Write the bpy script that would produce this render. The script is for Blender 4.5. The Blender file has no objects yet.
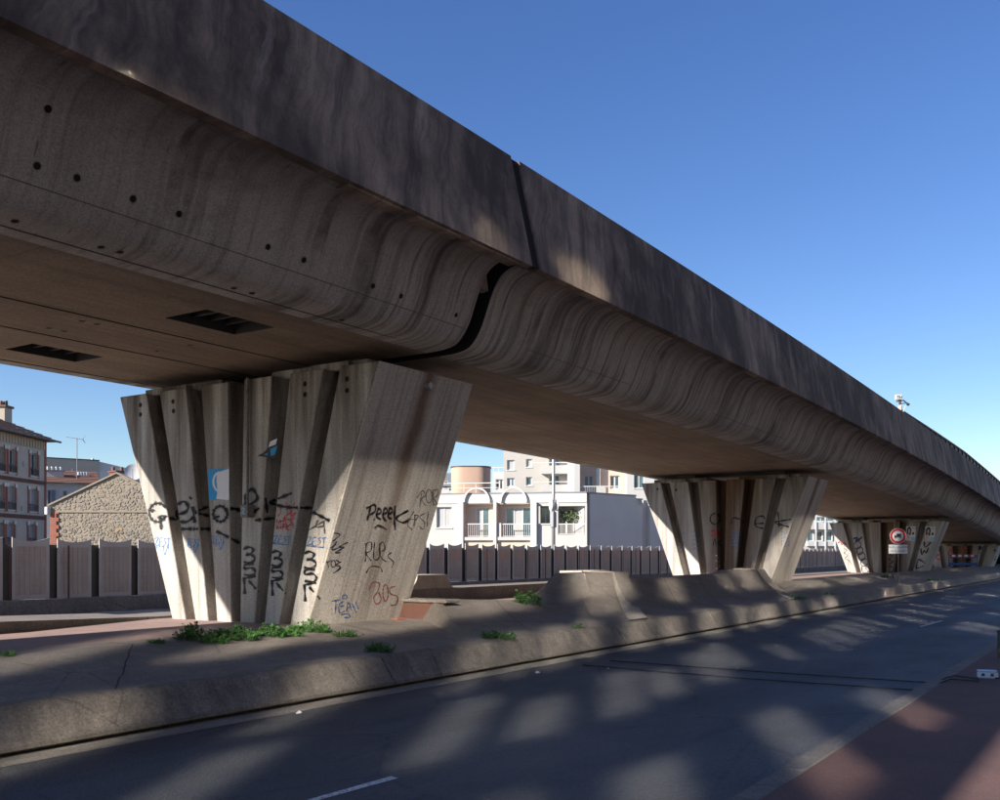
import bpy, bmesh, math, random
from mathutils import Vector, Matrix
random.seed(7)
sc = bpy.context.scene
COL = sc.collection
# ------------------------------------------------------------------ camera
F = 980.0; CH = 1.6; HY = 553.0
YAW = math.atan(645 / F); CA, SA = math.cos(YAW), math.sin(YAW)
cd = bpy.data.cameras.new('camera'); cam = bpy.data.objects.new('camera', cd); COL.objects.link(cam)
cam.location = (0, 0, CH)
cam.rotation_euler = (math.radians(90), 0, YAW - math.radians(90))
cd.sensor_fit = 'HORIZONTAL'; cd.sensor_width = 36; cd.lens = F / 1000 * 36
cd.shift_y = (HY - 400) / 1000.0
cd.clip_start = .1; cd.clip_end = 3000
sc.camera = cam
# ------------------------------------------------------------------ light
SUN = Vector((-1.55, .80, .88)).normalized()
EL = math.asin(SUN.z); AZ = math.atan2(SUN.x, SUN.y)
w = bpy.data.worlds.new('World'); sc.world = w; w.use_nodes = True
nt = w.node_tree; sky = nt.nodes.new('ShaderNodeTexSky'); sky.sky_type = 'NISHITA'; sky.sun_disc = False
sky.sun_elevation = EL; sky.sun_rotation = AZ
sky.air_density = 1.0; sky.dust_density = .1; sky.ozone_density = 3
bg = nt.nodes['Background']; bg.inputs[1].default_value = .08
hs = nt.nodes.new('ShaderNodeHueSaturation'); hs.inputs['Saturation'].default_value = 1.2; hs.inputs['Hue'].default_value = .5145
nt.links.new(sky.outputs[0], hs.inputs['Color']); nt.links.new(hs.outputs[0], bg.inputs[0])
sd = bpy.data.lights.new('sun', 'SUN'); so = bpy.data.objects.new('sun', sd); COL.objects.link(so)
sd.energy = 5; sd.angle = math.radians(.53); sd.color = (1, .93, .84)
so.rotation_euler = SUN.to_track_quat('Z', 'Y').to_euler(); so.location = (0, 0, 60)
sc.view_settings.view_transform = 'Standard'; sc.view_settings.look = 'None'
sc.view_settings.exposure = 1.05; sc.view_settings.gamma = 1
sc.render.engine = 'CYCLES'
cy = sc.cycles
cy.max_bounces = 6; cy.diffuse_bounces = 4; cy.glossy_bounces = 3; cy.transmission_bounces = 4; cy.transparent_max_bounces = 8
cy.blur_glossy = 0; cy.caustics_reflective = True; cy.caustics_refractive = False
cy.sample_clamp_indirect = 0; cy.use_denoising = True
cy.use_guiding = True; cy.use_surface_guiding = True; cy.use_volume_guiding = False
cy.guiding_training_samples = 128; cy.surface_guiding_probability = .7
cy.use_light_tree = True

# ------------------------------------------------------------------ photo geometry helpers
def ray(px, py):
    s = (px - 500) / F
    return Vector((CA + SA * s, SA - CA * s, (HY - py) / F))
EYE = Vector((0, 0, CH))
def at_depth(px, py, d): return EYE + ray(px, py) * d
def at_x(px, py, X): r = ray(px, py); return EYE + r * (X / r.x)
def at_y(px, py, Y): r = ray(px, py); return EYE + r * (Y / r.y)
def at_z(px, py, z): r = ray(px, py); return EYE + r * ((z - CH) / r.z)

# ------------------------------------------------------------------ mesh helpers
class MB:
    def __init__(s): s.v = []; s.f = []; s.m = []
    def quad(s, *p, mi=0):
        b = len(s.v); s.v += [tuple(q) for q in p]; s.f.append(tuple(range(b, b + len(p)))); s.m.append(mi); return s
    def box(s, x0, x1, y0, y1, z0, z1, M=None, mi=0):
        P = [Vector((x, y, z)) for z in (z0, z1) for y in (y0, y1) for x in (x0, x1)]
        if M is not None: P = [M @ p for p in P]
        b = len(s.v); s.v += [tuple(p) for p in P]
        for f in ((0, 2, 3, 1), (4, 5, 7, 6), (0, 1, 5, 4), (2, 6, 7, 3), (0, 4, 6, 2), (1, 3, 7, 5)):
            s.f.append(tuple(b + i for i in f)); s.m.append(mi)
        return s
    def loft(s, rings, caps=True, closed=True, mi=0):
        b = len(s.v); n = len(rings[0])
        for r in rings: s.v += [tuple(p) for p in r]
        for k in range(len(rings) - 1):
            for i in range(n if closed else n - 1):
                j = (i + 1) % n
                s.f.append((b + k * n + i, b + k * n + j, b + (k + 1) * n + j, b + (k + 1) * n + i)); s.m.append(mi)
        if caps and closed:
            s.f.append(tuple(b + i for i in range(n - 1, -1, -1))); s.m.append(mi)
            s.f.append(tuple(b + (len(rings) - 1) * n + i for i in range(n))); s.m.append(mi)
        return s
    def prism(s, poly, axis, t0, t1, mi=0):
        def pt(p, t):
            return {'x': (t, p[0], p[1]), 'y': (p[0], t, p[1]), 'z': (p[0], p[1], t)}[axis]
        return s.loft([[pt(p, t0) for p in poly], [pt(p, t1) for p in poly]], mi=mi)
    def tube(s, pts, r, n=8, mi=0, caps=True, r1=None):
        pts = [Vector(p) for p in pts]; rings = []
        for i, p in enumerate(pts):
            d = (pts[min(i + 1, len(pts) - 1)] - pts[max(i - 1, 0)]).normalized()
            a = Vector((0, 0, 1)) if abs(d.z) < .9 else Vector((1, 0, 0))
            u = d.cross(a).normalized(); v = d.cross(u)
            rr = r if r1 is None else r + (r1 - r) * i / (len(pts) - 1)
            rings.append([p + (u * math.cos(2 * math.pi * k / n) + v * math.sin(2 * math.pi * k / n)) * rr for k in range(n)])
        return s.loft(rings, caps=caps, mi=mi)
    def build(s, name, mats, parent=None, smooth=False, recalc=True, bevel=0, **props):
        me = bpy.data.meshes.new(name); me.from_pydata(s.v, [], s.f)
        if not isinstance(mats, (list, tuple)): mats = [mats]
        for m in mats: me.materials.append(m)
        me.polygons.foreach_set('material_index', s.m)
        if recalc or bevel:
            bm = bmesh.new(); bm.from_mesh(me)
            bmesh.ops.recalc_face_normals(bm, faces=bm.faces)
            if bevel:
                bmesh.ops.bevel(bm, geom=[e for e in bm.edges if len(e.link_faces) == 2 and e.calc_face_angle(0) > .5], offset=bevel, segments=1, affect='EDGES', clamp_overlap=True)
            bm.to_mesh(me); bm.free()
        if smooth:
            me.polygons.foreach_set('use_smooth', [True] * len(me.polygons))
        o = bpy.data.objects.new(name, me); COL.objects.link(o)
        if parent: o.parent = parent
        for k, v in props.items(): o[k] = v
        return o

def thing(name, label, cat, group=None, loc=(0, 0, 0), rz=0):
    o = bpy.data.objects.new(name, None); COL.objects.link(o); o.location = loc; o.rotation_euler.z = rz
    o['label'] = label; o['category'] = cat
    if group: o['group'] = group
    return o
def tag(o, label, cat, group=None):
    o['label'] = label; o['category'] = cat
    if group: o['group'] = group
    return o
def copy_obj(o, parent=None, loc=None):
    c = o.copy(); COL.objects.link(c); c.parent = parent
    if loc is not None: c.location = loc
    return c
def copy_tree(o, parent=None):
    c = copy_obj(o, parent)
    for ch in list(o.children): copy_tree(ch, c)
    return c
def sharp(o, ang=35):
    me = o.data; me.polygons.foreach_set('use_smooth', [True] * len(me.polygons))
    try: me.set_sharp_from_angle(angle=math.radians(ang))
    except Exception: pass
    return o

# ------------------------------------------------------------------ materials
class NT:
    def __init__(s, name):
        s.mat = bpy.data.materials.new(name); s.mat.use_nodes = True; s.t = s.mat.node_tree
        s.b = s.t.nodes['Principled BSDF']
        s.pos = s.t.nodes.new('ShaderNodeNewGeometry').outputs['Position']
    def n(s, typ, **kw):
        x = s.t.nodes.new(typ)
        for k, v in kw.items(): setattr(x, k, v)
        return x
    def L(s, a, b): s.t.links.new(a, b)
    def vec(s, scale=(1, 1, 1), src=None, loc=(0, 0, 0)):
        m = s.n('ShaderNodeMapping'); s.L(src or s.pos, m.inputs[0]); m.inputs['Scale'].default_value = scale; m.inputs['Location'].default_value = loc
        return m.outputs[0]
    def noise(s, scale=(1, 1, 1), detail=4, rough=.55, src=None, dist=0, loc=(0, 0, 0)):
        x = s.n('ShaderNodeTexNoise'); s.L(s.vec(scale, src, loc), x.inputs['Vector'])
        x.inputs['Scale'].default_value = 1; x.inputs['Detail'].default_value = detail; x.inputs['Roughness'].default_value = rough; x.inputs['Distortion'].default_value = dist
        return x.outputs['Fac']
    def ramp(s, fac, lo, hi, c0=(0, 0, 0, 1), c1=(1, 1, 1, 1)):
        r = s.n('ShaderNodeValToRGB'); s.L(fac, r.inputs[0]); e = r.color_ramp.elements
        e[0].position = lo; e[1].position = hi; e[0].color = c0; e[1].color = c1
        return r.outputs[0]
    def mix(s, fac, a, b, mode='MIX'):
        m = s.n('ShaderNodeMix', data_type='RGBA', blend_type=mode)
        for i, v in ((0, fac), (6, a), (7, b)):
            if isinstance(v, (int, float)): m.inputs[i].default_value = v
            elif isinstance(v, tuple): m.inputs[i].default_value = v if len(v) == 4 else (*v, 1)
            else: s.L(v, m.inputs[i])
        return m.outputs[2]
    def math(s, op, a, b=0.0, clamp=False):
        m = s.n('ShaderNodeMath', operation=op, use_clamp=clamp)
        for i, v in ((0, a), (1, b)):
            if isinstance(v, (int, float)): m.inputs[i].default_value = v
            else: s.L(v, m.inputs[i])
        return m.outputs[0]
    def xyz(s, src=None):
        x = s.n('ShaderNodeSeparateXYZ'); s.L(src or s.pos, x.inputs[0]); return x.outputs
    def done(s, col, rough=.85, bump=None, bs=.3, bd=.02, metal=0, spec=None):
        if isinstance(col, tuple): s.b.inputs['Base Color'].default_value = col if len(col) == 4 else (*col, 1)
        else: s.L(col, s.b.inputs['Base Color'])
        if isinstance(rough, (int, float)): s.b.inputs['Roughness'].default_value = rough
        else: s.L(rough, s.b.inputs['Roughness'])
        s.b.inputs['Metallic'].default_value = metal
        if spec is not None: s.b.inputs['Specular IOR Level'].default_value = spec
        if bump is not None:
            b = s.n('ShaderNodeBump'); s.L(bump, b.inputs['Height']); b.inputs['Strength'].default_value = bs; b.inputs['Distance'].default_value = bd
            s.L(b.outputs[0], s.b.inputs['Normal'])
        return s.mat

def concrete(name, base, dark, light=None, streak=(5, 5, .35), sa=.6, blotch=.8, ba=.5, grain=45, bs=.25, slo=.42, shi=.68, loc=(0, 0, 0), rough=.88):
    N = NT(name); light = light or tuple(min(1, c * 1.25) for c in base)
    big = N.ramp(N.noise((blotch,) * 3, 6, .62, loc=loc), .35, .7)
    c = N.mix(N.math('MULTIPLY', big, ba), base, dark)
    st = N.ramp(N.noise(streak, 5, .6, dist=.3, loc=loc), slo, shi)
    c = N.mix(N.math('MULTIPLY', st, sa), c, dark)
    st2 = N.ramp(N.noise(tuple(q * 2.3 for q in streak), 4, .6, loc=(3.3 + loc[0], 7.1, 1.7)), .5, .75)
    c = N.mix(N.math('MULTIPLY', st2, .4), c, light)
    g = N.noise((grain,) * 3, 3, .7)
    c = N.mix(.6, c, N.ramp(g, .3, .7, (.2, .2, .2, 1), (.85, .85, .85, 1)), 'OVERLAY')
    mot = N.ramp(N.noise((6.5,) * 3, 6, .72, loc=(2, 9, 3)), .42, .66)
    c = N.mix(N.math('MULTIPLY', mot, .42), c, dark)
    sp = N.ramp(N.noise((grain * .8,) * 3, 2, .6, loc=(4, 4, 1)), .66, .72)
    c = N.mix(N.math('MULTIPLY', sp, .45), c, light)
    cv = N.n('ShaderNodeTexVoronoi', feature='DISTANCE_TO_EDGE'); N.L(N.vec((.45, .45, .3), loc=(1, 2, 0)), cv.inputs['Vector']); cv.inputs['Scale'].default_value = 1
    ck = N.ramp(N.math('ADD', cv.outputs['Distance'], N.math('MULTIPLY', N.noise((5, 5, 5), 4, .7), .03)), .014, .022, (1, 1, 1, 1), (0, 0, 0, 1))
    c = N.mix(N.math('MULTIPLY', ck, .55), c, tuple(q * .45 for q in dark))
    pit = N.ramp(N.noise((grain * .35,) * 3, 2, .5, loc=(9, 2, 4)), .70, .76)
    c = N.mix(N.math('MULTIPLY', pit, .35), c, tuple(q * .5 for q in dark))
    h = N.math('ADD', g, N.math('MULTIPLY', big, 1.5))
    return N.done(c, rough, h, bs, .012)
def plain(name, col, rough=.6, metal=0, var=.25, sc_=3, spec=None):
    N = NT(name)
    a = N.ramp(N.noise((sc_,) * 3, 5, .6), .3, .72)
    c = N.mix(N.math('MULTIPLY', a, var), col, tuple(q * .55 for q in col))
    g = N.noise((sc_ * 15,) * 3, 2, .6)
    return N.done(c, rough, g, .08, .005, metal, spec)
def paint(name, col, wear=.35, alpha=1.0):
    N = NT(name)
    a = N.ramp(N.noise((30,) * 3, 4, .65), .30, .55)
    m = N.done(col, .7)
    t = N.n('ShaderNodeBsdfTransparent'); mx = N.n('ShaderNodeMixShader')
    fac = N.math('ADD', N.math('MULTIPLY', a, wear), 1 - wear, True)
    if alpha < 1: fac = N.math('MULTIPLY', fac, alpha)
    N.L(fac, mx.inputs[0]); N.L(t.outputs[0], mx.inputs[1]); N.L(N.b.outputs[0], mx.inputs[2])
    N.L(mx.outputs[0], N.t.nodes['Material Output'].inputs[0])
    return m

M = {}
# cornice: streaks run down the profile, i.e. vary along X
def cornice_mat():
    N = NT('cornice_concrete'); x, y, z = N.xyz()
    warp = N.noise((.5, 1.2, 1.2), 3, .5)
    wx = N.math('ADD', x, N.math('MULTIPLY', warp, .10))
    cmb = N.n('ShaderNodeCombineXYZ'); N.L(wx, cmb.inputs[0]); N.L(y, cmb.inputs[1]); N.L(z, cmb.inputs[2]); P = cmb.outputs[0]
    fine = N.ramp(N.noise((11, .35, .35), 6, .72, src=P), .50, .66)
    mid = N.ramp(N.noise((3.4, .3, .3), 4, .6, src=P, loc=(5, 0, 0)), .48, .66)
    big = N.ramp(N.noise((.7, .5, .5), 4, .6, loc=(2, 0, 0)), .35, .7)
    # how streaky: weak left of X 9.3, heavy next to the joint, medium to the right
    m1 = N.n('ShaderNodeMapRange'); N.L(x, m1.inputs[0]); m1.inputs[1].default_value = 8.8; m1.inputs[2].default_value = 10.4; m1.inputs[3].default_value = .34; m1.inputs[4].default_value = 1
    amt = m1.outputs[0]
    c = N.mix(N.math('MULTIPLY', big, .55), (.43, .405, .375), (.27, .25, .225))
    c = N.mix(N.math('MULTIPLY', N.math('MULTIPLY', fine, amt), .85), c, (.06, .05, .043))
    c = N.mix(N.math('MULTIPLY', N.math('MULTIPLY', mid, amt), .75), c, (.085, .072, .062))
    lite = N.ramp(N.noise((7.5, .3, .3), 4, .6, src=P, loc=(1, 4, 2)), .58, .74)
    c = N.mix(N.math('MULTIPLY', N.math('MULTIPLY', lite, amt), .6), c, (.46, .425, .38))
    drip = N.ramp(N.noise((1.5, .12, .12), 3, .75, src=P, loc=(8, 2, 0)), .555, .60)
    fade = N.ramp(N.noise((.9, 1.6, 1.6), 4, .6, loc=(3, 1, 7)), .38, .6)
    c = N.mix(N.math('MULTIPLY', N.math('MULTIPLY', drip, fade), .7), c, (.07, .058, .05))
    smut = N.ramp(N.noise((1.1, 2.2, 2.2), 6, .7, loc=(6, 6, 2)), .55, .75)
    c = N.mix(N.math('MULTIPLY', smut, .5), c, (.13, .112, .098))
    # lime and rust runs, and a broken darkening near the top under the parapet
    rust = N.ramp(N.noise((9, 1.6, 1.6), 3, .7, loc=(4, 4, 9)), .66, .71)
    c = N.mix(N.math('MULTIPLY', rust, .6), c, (.12, .06, .03))
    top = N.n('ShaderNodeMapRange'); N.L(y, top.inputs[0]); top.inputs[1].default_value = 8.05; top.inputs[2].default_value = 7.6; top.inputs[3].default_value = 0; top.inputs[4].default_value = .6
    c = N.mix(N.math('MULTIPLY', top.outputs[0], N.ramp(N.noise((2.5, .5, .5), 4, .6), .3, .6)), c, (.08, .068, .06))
    g = N.noise((50,) * 3, 3, .7)
    c = N.mix(.55, c, N.ramp(g, .3, .7, (.22, .22, .22, 1), (.82, .82, .82, 1)), 'OVERLAY')
    h = N.math('ADD', N.math('MULTIPLY', g, .4), N.math('MULTIPLY', fine, -1.0))
    return N.done(c, .85, h, .35, .012)
M['cornice'] = cornice_mat()
def soffit_mat():
    N = NT('soffit_concrete')
    big = N.ramp(N.noise((.45, .7, .7), 6, .65), .35, .7)
    c = N.mix(N.math('MULTIPLY', big, .8), (.30, .22, .155), (.14, .10, .072))
    brd = N.ramp(N.noise((.25, 6.5, 1), 4, .6), .4, .7)
    c = N.mix(N.math('MULTIPLY', brd, .45), c, (.11, .08, .06))
    ef = N.ramp(N.noise((1.6, 1.9, 1), 5, .7, loc=(3, 8, 1)), .66, .74)
    c = N.mix(N.math('MULTIPLY', ef, .4), c, (.42, .36, .29))
    g = N.noise((30,) * 3, 4, .7)
    c = N.mix(.55, c, N.ramp(g, .3, .7, (.22, .22, .22, 1), (.82, .82, .82, 1)), 'OVERLAY')
    return N.done(c, .85, N.math('ADD', g, brd), .25, .01)
M['soffit'] = soffit_mat()
def parapet_mat():
    N = NT('parapet_concrete'); x, y, z = N.xyz()
    big = N.ramp(N.noise((.75, .6, .5), 5, .65, loc=(1, 0, 0)), .38, .60)
    c = N.mix(big, (.34, .268, .205), (.098, .073, .056))
    warp = N.math('ADD', x, N.math('MULTIPLY', z, -.35))
    warp = N.math('ADD', warp, N.math('MULTIPLY', N.noise((.8, 1, 1), 3, .5), .6))
    cmb = N.n('ShaderNodeCombineXYZ'); N.L(warp, cmb.inputs[0]); N.L(z, cmb.inputs[2]); P = cmb.outputs[0]
    st = N.ramp(N.noise((3.2, 1, .3), 5, .65, src=P), .42, .66)
    c = N.mix(N.math('MULTIPLY', st, .75), c, (.045, .033, .027))
    lt = N.ramp(N.noise((4.2, 1, .35), 4, .6, src=P, loc=(7, 0, 2)), .60, .76)
    c = N.mix(N.math('MULTIPLY', lt, .7), c, (.38, .335, .29))
    st3 = N.ramp(N.noise((14, 1, .5), 4, .6, src=P, loc=(2, 0, 5)), .5, .7)
    c = N.mix(N.math('MULTIPLY', st3, .35), c, (.06, .05, .05))
    g = N.noise((60,) * 3, 3, .7)
    c = N.mix(.4, c, N.ramp(g, .25, .75, (.2, .2, .2, 1), (.85, .85, .85, 1)), 'OVERLAY')
    return N.done(c, .85, g, .35, .01)
M['parapet'] = parapet_mat()
def pier_mat():
    N = NT('pier_concrete'); x, y, z = N.xyz()
    big = N.ramp(N.noise((.9, .9, .6), 6, .65), .38, .72)
    c = N.mix(N.math('MULTIPLY', big, .6), (.50, .475, .44), (.29, .26, .23))
    st = N.ramp(N.noise((5.5, 5.5, .22), 5, .65), .46, .66)
    c = N.mix(N.math('MULTIPLY', st, .6), c, (.17, .135, .105))
    st2 = N.ramp(N.noise((16, 16, .4), 4, .6, loc=(4, 1, 0)), .48, .7)
    c = N.mix(N.math('MULTIPLY', st2, .2), c, (.22, .18, .145))
    # grime and rust runs plus deck shade painted in, darker towards the top
    mr = N.n('ShaderNodeMapRange'); N.L(z, mr.inputs[0]); mr.inputs[1].default_value = 1.6; mr.inputs[2].default_value = 4.3; mr.inputs[3].default_value = 0; mr.inputs[4].default_value = 1
    run = N.ramp(N.noise((2.6, 2.6, .18), 5, .65, loc=(11, 3, 0)), .36, .58)
    c = N.mix(N.math('MULTIPLY', mr.outputs[0], run), c, (.10, .078, .06))
    sx = N.n('ShaderNodeMapRange'); N.L(x, sx.inputs[0]); sx.inputs[1].default_value = 25; sx.inputs[2].default_value = 26
    my = N.n('ShaderNodeMapRange'); N.L(N.math('ABSOLUTE', N.math('SUBTRACT', y, 11.7)), my.inputs[0]); my.inputs[1].default_value = 1.15; my.inputs[2].default_value = .45
    rs = N.ramp(N.noise((4, 4, .16), 5, .65, loc=(1, 8, 0)), .26, .48)
    c = N.mix(N.math('MULTIPLY', N.math('MULTIPLY', sx.outputs[0], my.outputs[0]), N.math('MULTIPLY', rs, .9)), c, (.105, .052, .022))
    g = N.noise((40,) * 3, 3, .7)
    c = N.mix(.5, c, N.ramp(g, .3, .7, (.22, .22, .22, 1), (.84, .84, .84, 1)), 'OVERLAY')
    pit = N.ramp(N.noise((13, 13, 13), 2, .5, loc=(9, 2, 4)), .72, .76)
    c = N.mix(N.math('MULTIPLY', pit, .4), c, (.08, .07, .06))
    return N.done(c, .85, N.math('ADD', g, N.math('MULTIPLY', st2, -.4)), .25, .01)
M['pier'] = pier_mat()
def cheek_mat():
    # the flat side of a pier: fine vertical runs and a broad brown run below the drain in its middle
    N = NT('pier_side_concrete'); x, y, z = N.xyz()
    big = N.ramp(N.noise((.9, .9, .6), 6, .65, loc=(2, 2, 2)), .38, .72)
    c = N.mix(N.math('MULTIPLY', big, .45), (.50, .465, .42), (.31, .275, .24))
    st = N.ramp(N.noise((13, 1, .2), 5, .6), .45, .68)
    c = N.mix(N.math('MULTIPLY', st, .55), c, (.20, .165, .135))
    lt = N.ramp(N.noise((22, 1, .3), 3, .6, loc=(3, 0, 0)), .58, .72)
    c = N.mix(N.math('MULTIPLY', lt, .3), c, (.52, .47, .41))
    return N, c, x, z
def cheek(name, xc):
    N, c, x, z = cheek_mat(); N.mat.name = name
    d = N.math('ABSOLUTE', N.math('SUBTRACT', N.math('ADD', x, N.math('MULTIPLY', N.noise((1.5, 1, .9), 3, .6), .35)), xc + .17))
    mr = N.n('ShaderNodeMapRange'); N.L(d, mr.inputs[0]); mr.inputs[1].default_value = .04; mr.inputs[2].default_value = .26; mr.inputs[3].default_value = 1; mr.inputs[4].default_value = 0
    mz = N.n('ShaderNodeMapRange'); N.L(z, mz.inputs[0]); mz.inputs[1].default_value = .6; mz.inputs[2].default_value = 3.2; mz.inputs[3].default_value = .1; mz.inputs[4].default_value = .85
    f = N.math('MULTIPLY', mr.outputs[0], mz.outputs[0])
    c = N.mix(f, c, (.135, .075, .042))
    g = N.noise((40,) * 3, 3, .7)
    c = N.mix(.5, c, N.ramp(g, .3, .7, (.22, .22, .22, 1), (.84, .84, .84, 1)), 'OVERLAY')
    return N.done(c, .85, g, .25, .01)
M['slope'] = concrete('slope_concrete', (.245, .215, .19), (.12, .102, .09), streak=(1.2, 1.2, .6), sa=.45, blotch=.55, ba=.6, grain=38)
M['fin'] = concrete('fin_concrete', (.42, .38, .335), (.27, .235, .2), streak=(2.5, 2.5, .6), sa=.35, grain=38)
M['barrier'] = concrete('barrier_concrete', (.235, .205, .172), (.085, .073, .062), streak=(4.5, 3, .45), sa=.6, blotch=1.3, ba=.6, grain=40, bs=.35)
M['farwall'] = concrete('far_wall_concrete', (.24, .22, .20), (.12, .105, .095), streak=(2, 2, .5), grain=25)
M['kerb'] = concrete('kerb_concrete', (.165, .152, .14), (.09, .083, .075), streak=(2, 2, 2), sa=.3, blotch=1.1, grain=45)
M['gutter'] = concrete('gutter_concrete', (.28, .255, .215), (.14, .12, .10), streak=(1, 8, 1), sa=.55, blotch=1.6, grain=40)
def asphalt():
    N = NT('asphalt')
    big = N.ramp(N.noise((.35, .8, 1), 6, .6), .35, .7)
    c = N.mix(big, (.092, .096, .103), (.062, .066, .073))
    wheel = N.ramp(N.noise((.12, 1.6, 1), 4, .6, loc=(0, 3, 0)), .45, .65)
    c = N.mix(N.math('MULTIPLY', wheel, .35), c, (.05, .052, .057))
    v = N.n('ShaderNodeTexVoronoi'); N.L(N.vec((48,) * 3), v.inputs['Vector']); v.inputs['Scale'].default_value = 1
    g = v.outputs['Distance']
    st = N.ramp(N.noise((60,) * 3, 3, .75), .56, .70)
    c = N.mix(N.math('MULTIPLY', st, .7), c, (.17, .168, .165))
    c = N.mix(.5, c, N.ramp(N.noise((24,) * 3, 4, .8, loc=(3, 3, 3)), .3, .7, (.22, .22, .22, 1), (.82, .82, .82, 1)), 'OVERLAY')
    dk = N.ramp(N.noise((42,) * 3, 3, .7, loc=(5, 5, 5)), .56, .68)
    c = N.mix(N.math('MULTIPLY', dk, .6), c, (.018, .018, .02))
    oil = N.ramp(N.noise((.55, 3.0, 1), 5, .7, loc=(9, 1, 0)), .60, .70)
    c = N.mix(N.math('MULTIPLY', oil, .5), c, (.026, .026, .028))
    dust = N.ramp(N.noise((1.6, 2.2, 1), 6, .7, loc=(1, 7, 0)), .56, .72)
    c = N.mix(N.math('MULTIPLY', dust, .3), c, (.11, .105, .10))
    cr = N.n('ShaderNodeTexVoronoi', feature='DISTANCE_TO_EDGE'); N.L(N.vec((.35, .6, 1), loc=(2, 1, 0)), cr.inputs['Vector']); cr.inputs['Scale'].default_value = 1; cr.inputs['Randomness'].default_value = 1
    crk = N.ramp(N.math('ADD', cr.outputs['Distance'], N.math('MULTIPLY', N.noise((3, 3, 3), 5, .75), .10)), .050, .060, (1, 1, 1, 1), (0, 0, 0, 1))
    c = N.mix(N.math('MULTIPLY', crk, .35), c, (.018, .018, .02))
    return N.done(c, N.ramp(big, 0, 1, (.62,) * 3 + (1,), (.78,) * 3 + (1,)), g, .8, .008)
M['asphalt'] = asphalt()
def red_asphalt():
    N = NT('red_asphalt')
    big = N.ramp(N.noise((.8,) * 3, 6, .65), .35, .7)
    c = N.mix(big, (.13, .066, .058), (.085, .048, .045))
    st = N.ramp(N.noise((90,) * 3, 2, .7), .55, .72)
    c = N.mix(N.math('MULTIPLY', st, .5), c, (.28, .20, .17))
    return N.done(c, .85, N.noise((80,) * 3, 3, .7), .5, .006)
M['redasphalt'] = red_asphalt()
def pink_paving():
    N = NT('pink_paving')
    br = N.n('ShaderNodeTexBrick'); N.L(N.vec((1, 1, 1)), br.inputs['Vector']); br.inputs['Scale'].default_value = 4.5
    br.inputs['Color1'].default_value = (.36, .235, .20, 1); br.inputs['Color2'].default_value = (.30, .20, .175, 1); br.inputs['Mortar'].default_value = (.17, .13, .115, 1); br.inputs['Mortar Size'].default_value = .012
    c = N.mix(N.math('MULTIPLY', N.ramp(N.noise((1.2,) * 3, 5, .6), .4, .7), .6), br.outputs[0], (.17, .14, .125))
    return N.done(c, .9, N.noise((40,) * 3, 3, .7), .3, .01)
M['pink'] = pink_paving()
M['faint'] = plain('joint_concrete', (.13, .115, .10), .95, var=.3)
M['darkconc'] = plain('sooty_concrete', (.045, .04, .036), .95, var=.3)
M['dark'] = plain('dark_hole', (.012, .010, .009), .95, var=.1)
M['rubber'] = plain('black_rubber', (.02, .02, .022), .7)
M['galv'] = plain('galvanised_steel', (.42, .43, .44), .45, .6)
M['darkmetal'] = plain('dark_steel', (.06, .055, .055), .55, .3)
M['rustpost'] = plain('brown_painted_steel', (.11, .045, .03), .6, .1, var=.5, sc_=6)
M['fenceframe'] = plain('grey_violet_frame', (.52, .475, .45), .6, var=.35, sc_=4)
M['white'] = plain('white_render', (.48, .475, .455), .85, var=.12, sc_=.8)
M['white2'] = plain('grey_white_render', (.62, .595, .56), .85, var=.18, sc_=.7)
M['cream'] = plain('cream_render', (.44, .42, .385), .85, var=.15, sc_=.5)
M['peach'] = plain('peach_render', (.62, .47, .37), .85, var=.12, sc_=.7)
M['drum'] = plain('apricot_render', (.52, .35, .255), .85, var=.2, sc_=.5)
M['beige'] = plain('beige_render', (.46, .40, .32), .9, var=.25, sc_=.4)
M['greyrender'] = plain('brick_grey_render', (.56, .48, .38), .9, var=.4, sc_=1.2)
M['redbrick'] = plain('red_brick', (.36, .135, .09), .9, var=.5, sc_=5)
M['darkbrick'] = plain('brown_red_brick', (.16, .075, .055), .9, var=.5, sc_=5)
M['roof'] = plain('clay_roof', (.21, .105, .072), .85, var=.5, sc_=4)
M['zinc'] = plain('grey_zinc', (.25, .26, .28), .5, .3)
M['winframe'] = plain('white_window_frame', (.56, .56, .55), .5, var=.08)
M['curtain'] = plain('pale_curtain', (.42, .42, .41), .8, var=.25, sc_=6)
M['stone'] = plain('rubble_stone', (.32, .27, .205), .9, var=.5, sc_=7)
M['stoneochre'] = plain('ochre_stone', (.40, .26, .13), .9, var=.4, sc_=7)
M['stonegrey'] = plain('grey_stone', (.28, .25, .21), .9, var=.5, sc_=7)
M['stonedark'] = plain('dark_rubble_stone', (.20, .175, .145), .9, var=.5, sc_=7)
M['mortar'] = plain('lime_mortar', (.31, .265, .205), .95, var=.4, sc_=5)
M['paper'] = plain('poster_paper', (.72, .72, .74), .7, var=.12, sc_=8)
M['bluepaper'] = plain('poster_blue', (.02, .30, .62), .7, var=.15, sc_=8)
M['hair'] = plain('poster_dark', (.03, .025, .025), .7)
M['skinprint'] = plain('poster_pink', (.62, .48, .44), .7)
M['lightblue'] = plain('poster_light_blue', (.30, .52, .75), .7)
M['signred'] = plain('sign_red', (.52, .02, .03), .4, var=.15)
M['signwhite'] = plain('sign_white', (.75, .76, .78), .45, var=.15)
M['signblack'] = plain('sign_black', (.02, .02, .02), .5)
M['barblue'] = plain('barrier_blue', (.03, .11, .33), .5)
M['boxblue'] = plain('pale_blue_box', (.42, .55, .72), .5, var=.2, sc_=9)
M['yellow'] = plain('faded_plastic', (.55, .52, .36), .6)
M['tape'] = plain('pinkish_post', (.62, .40, .34), .8)
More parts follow.
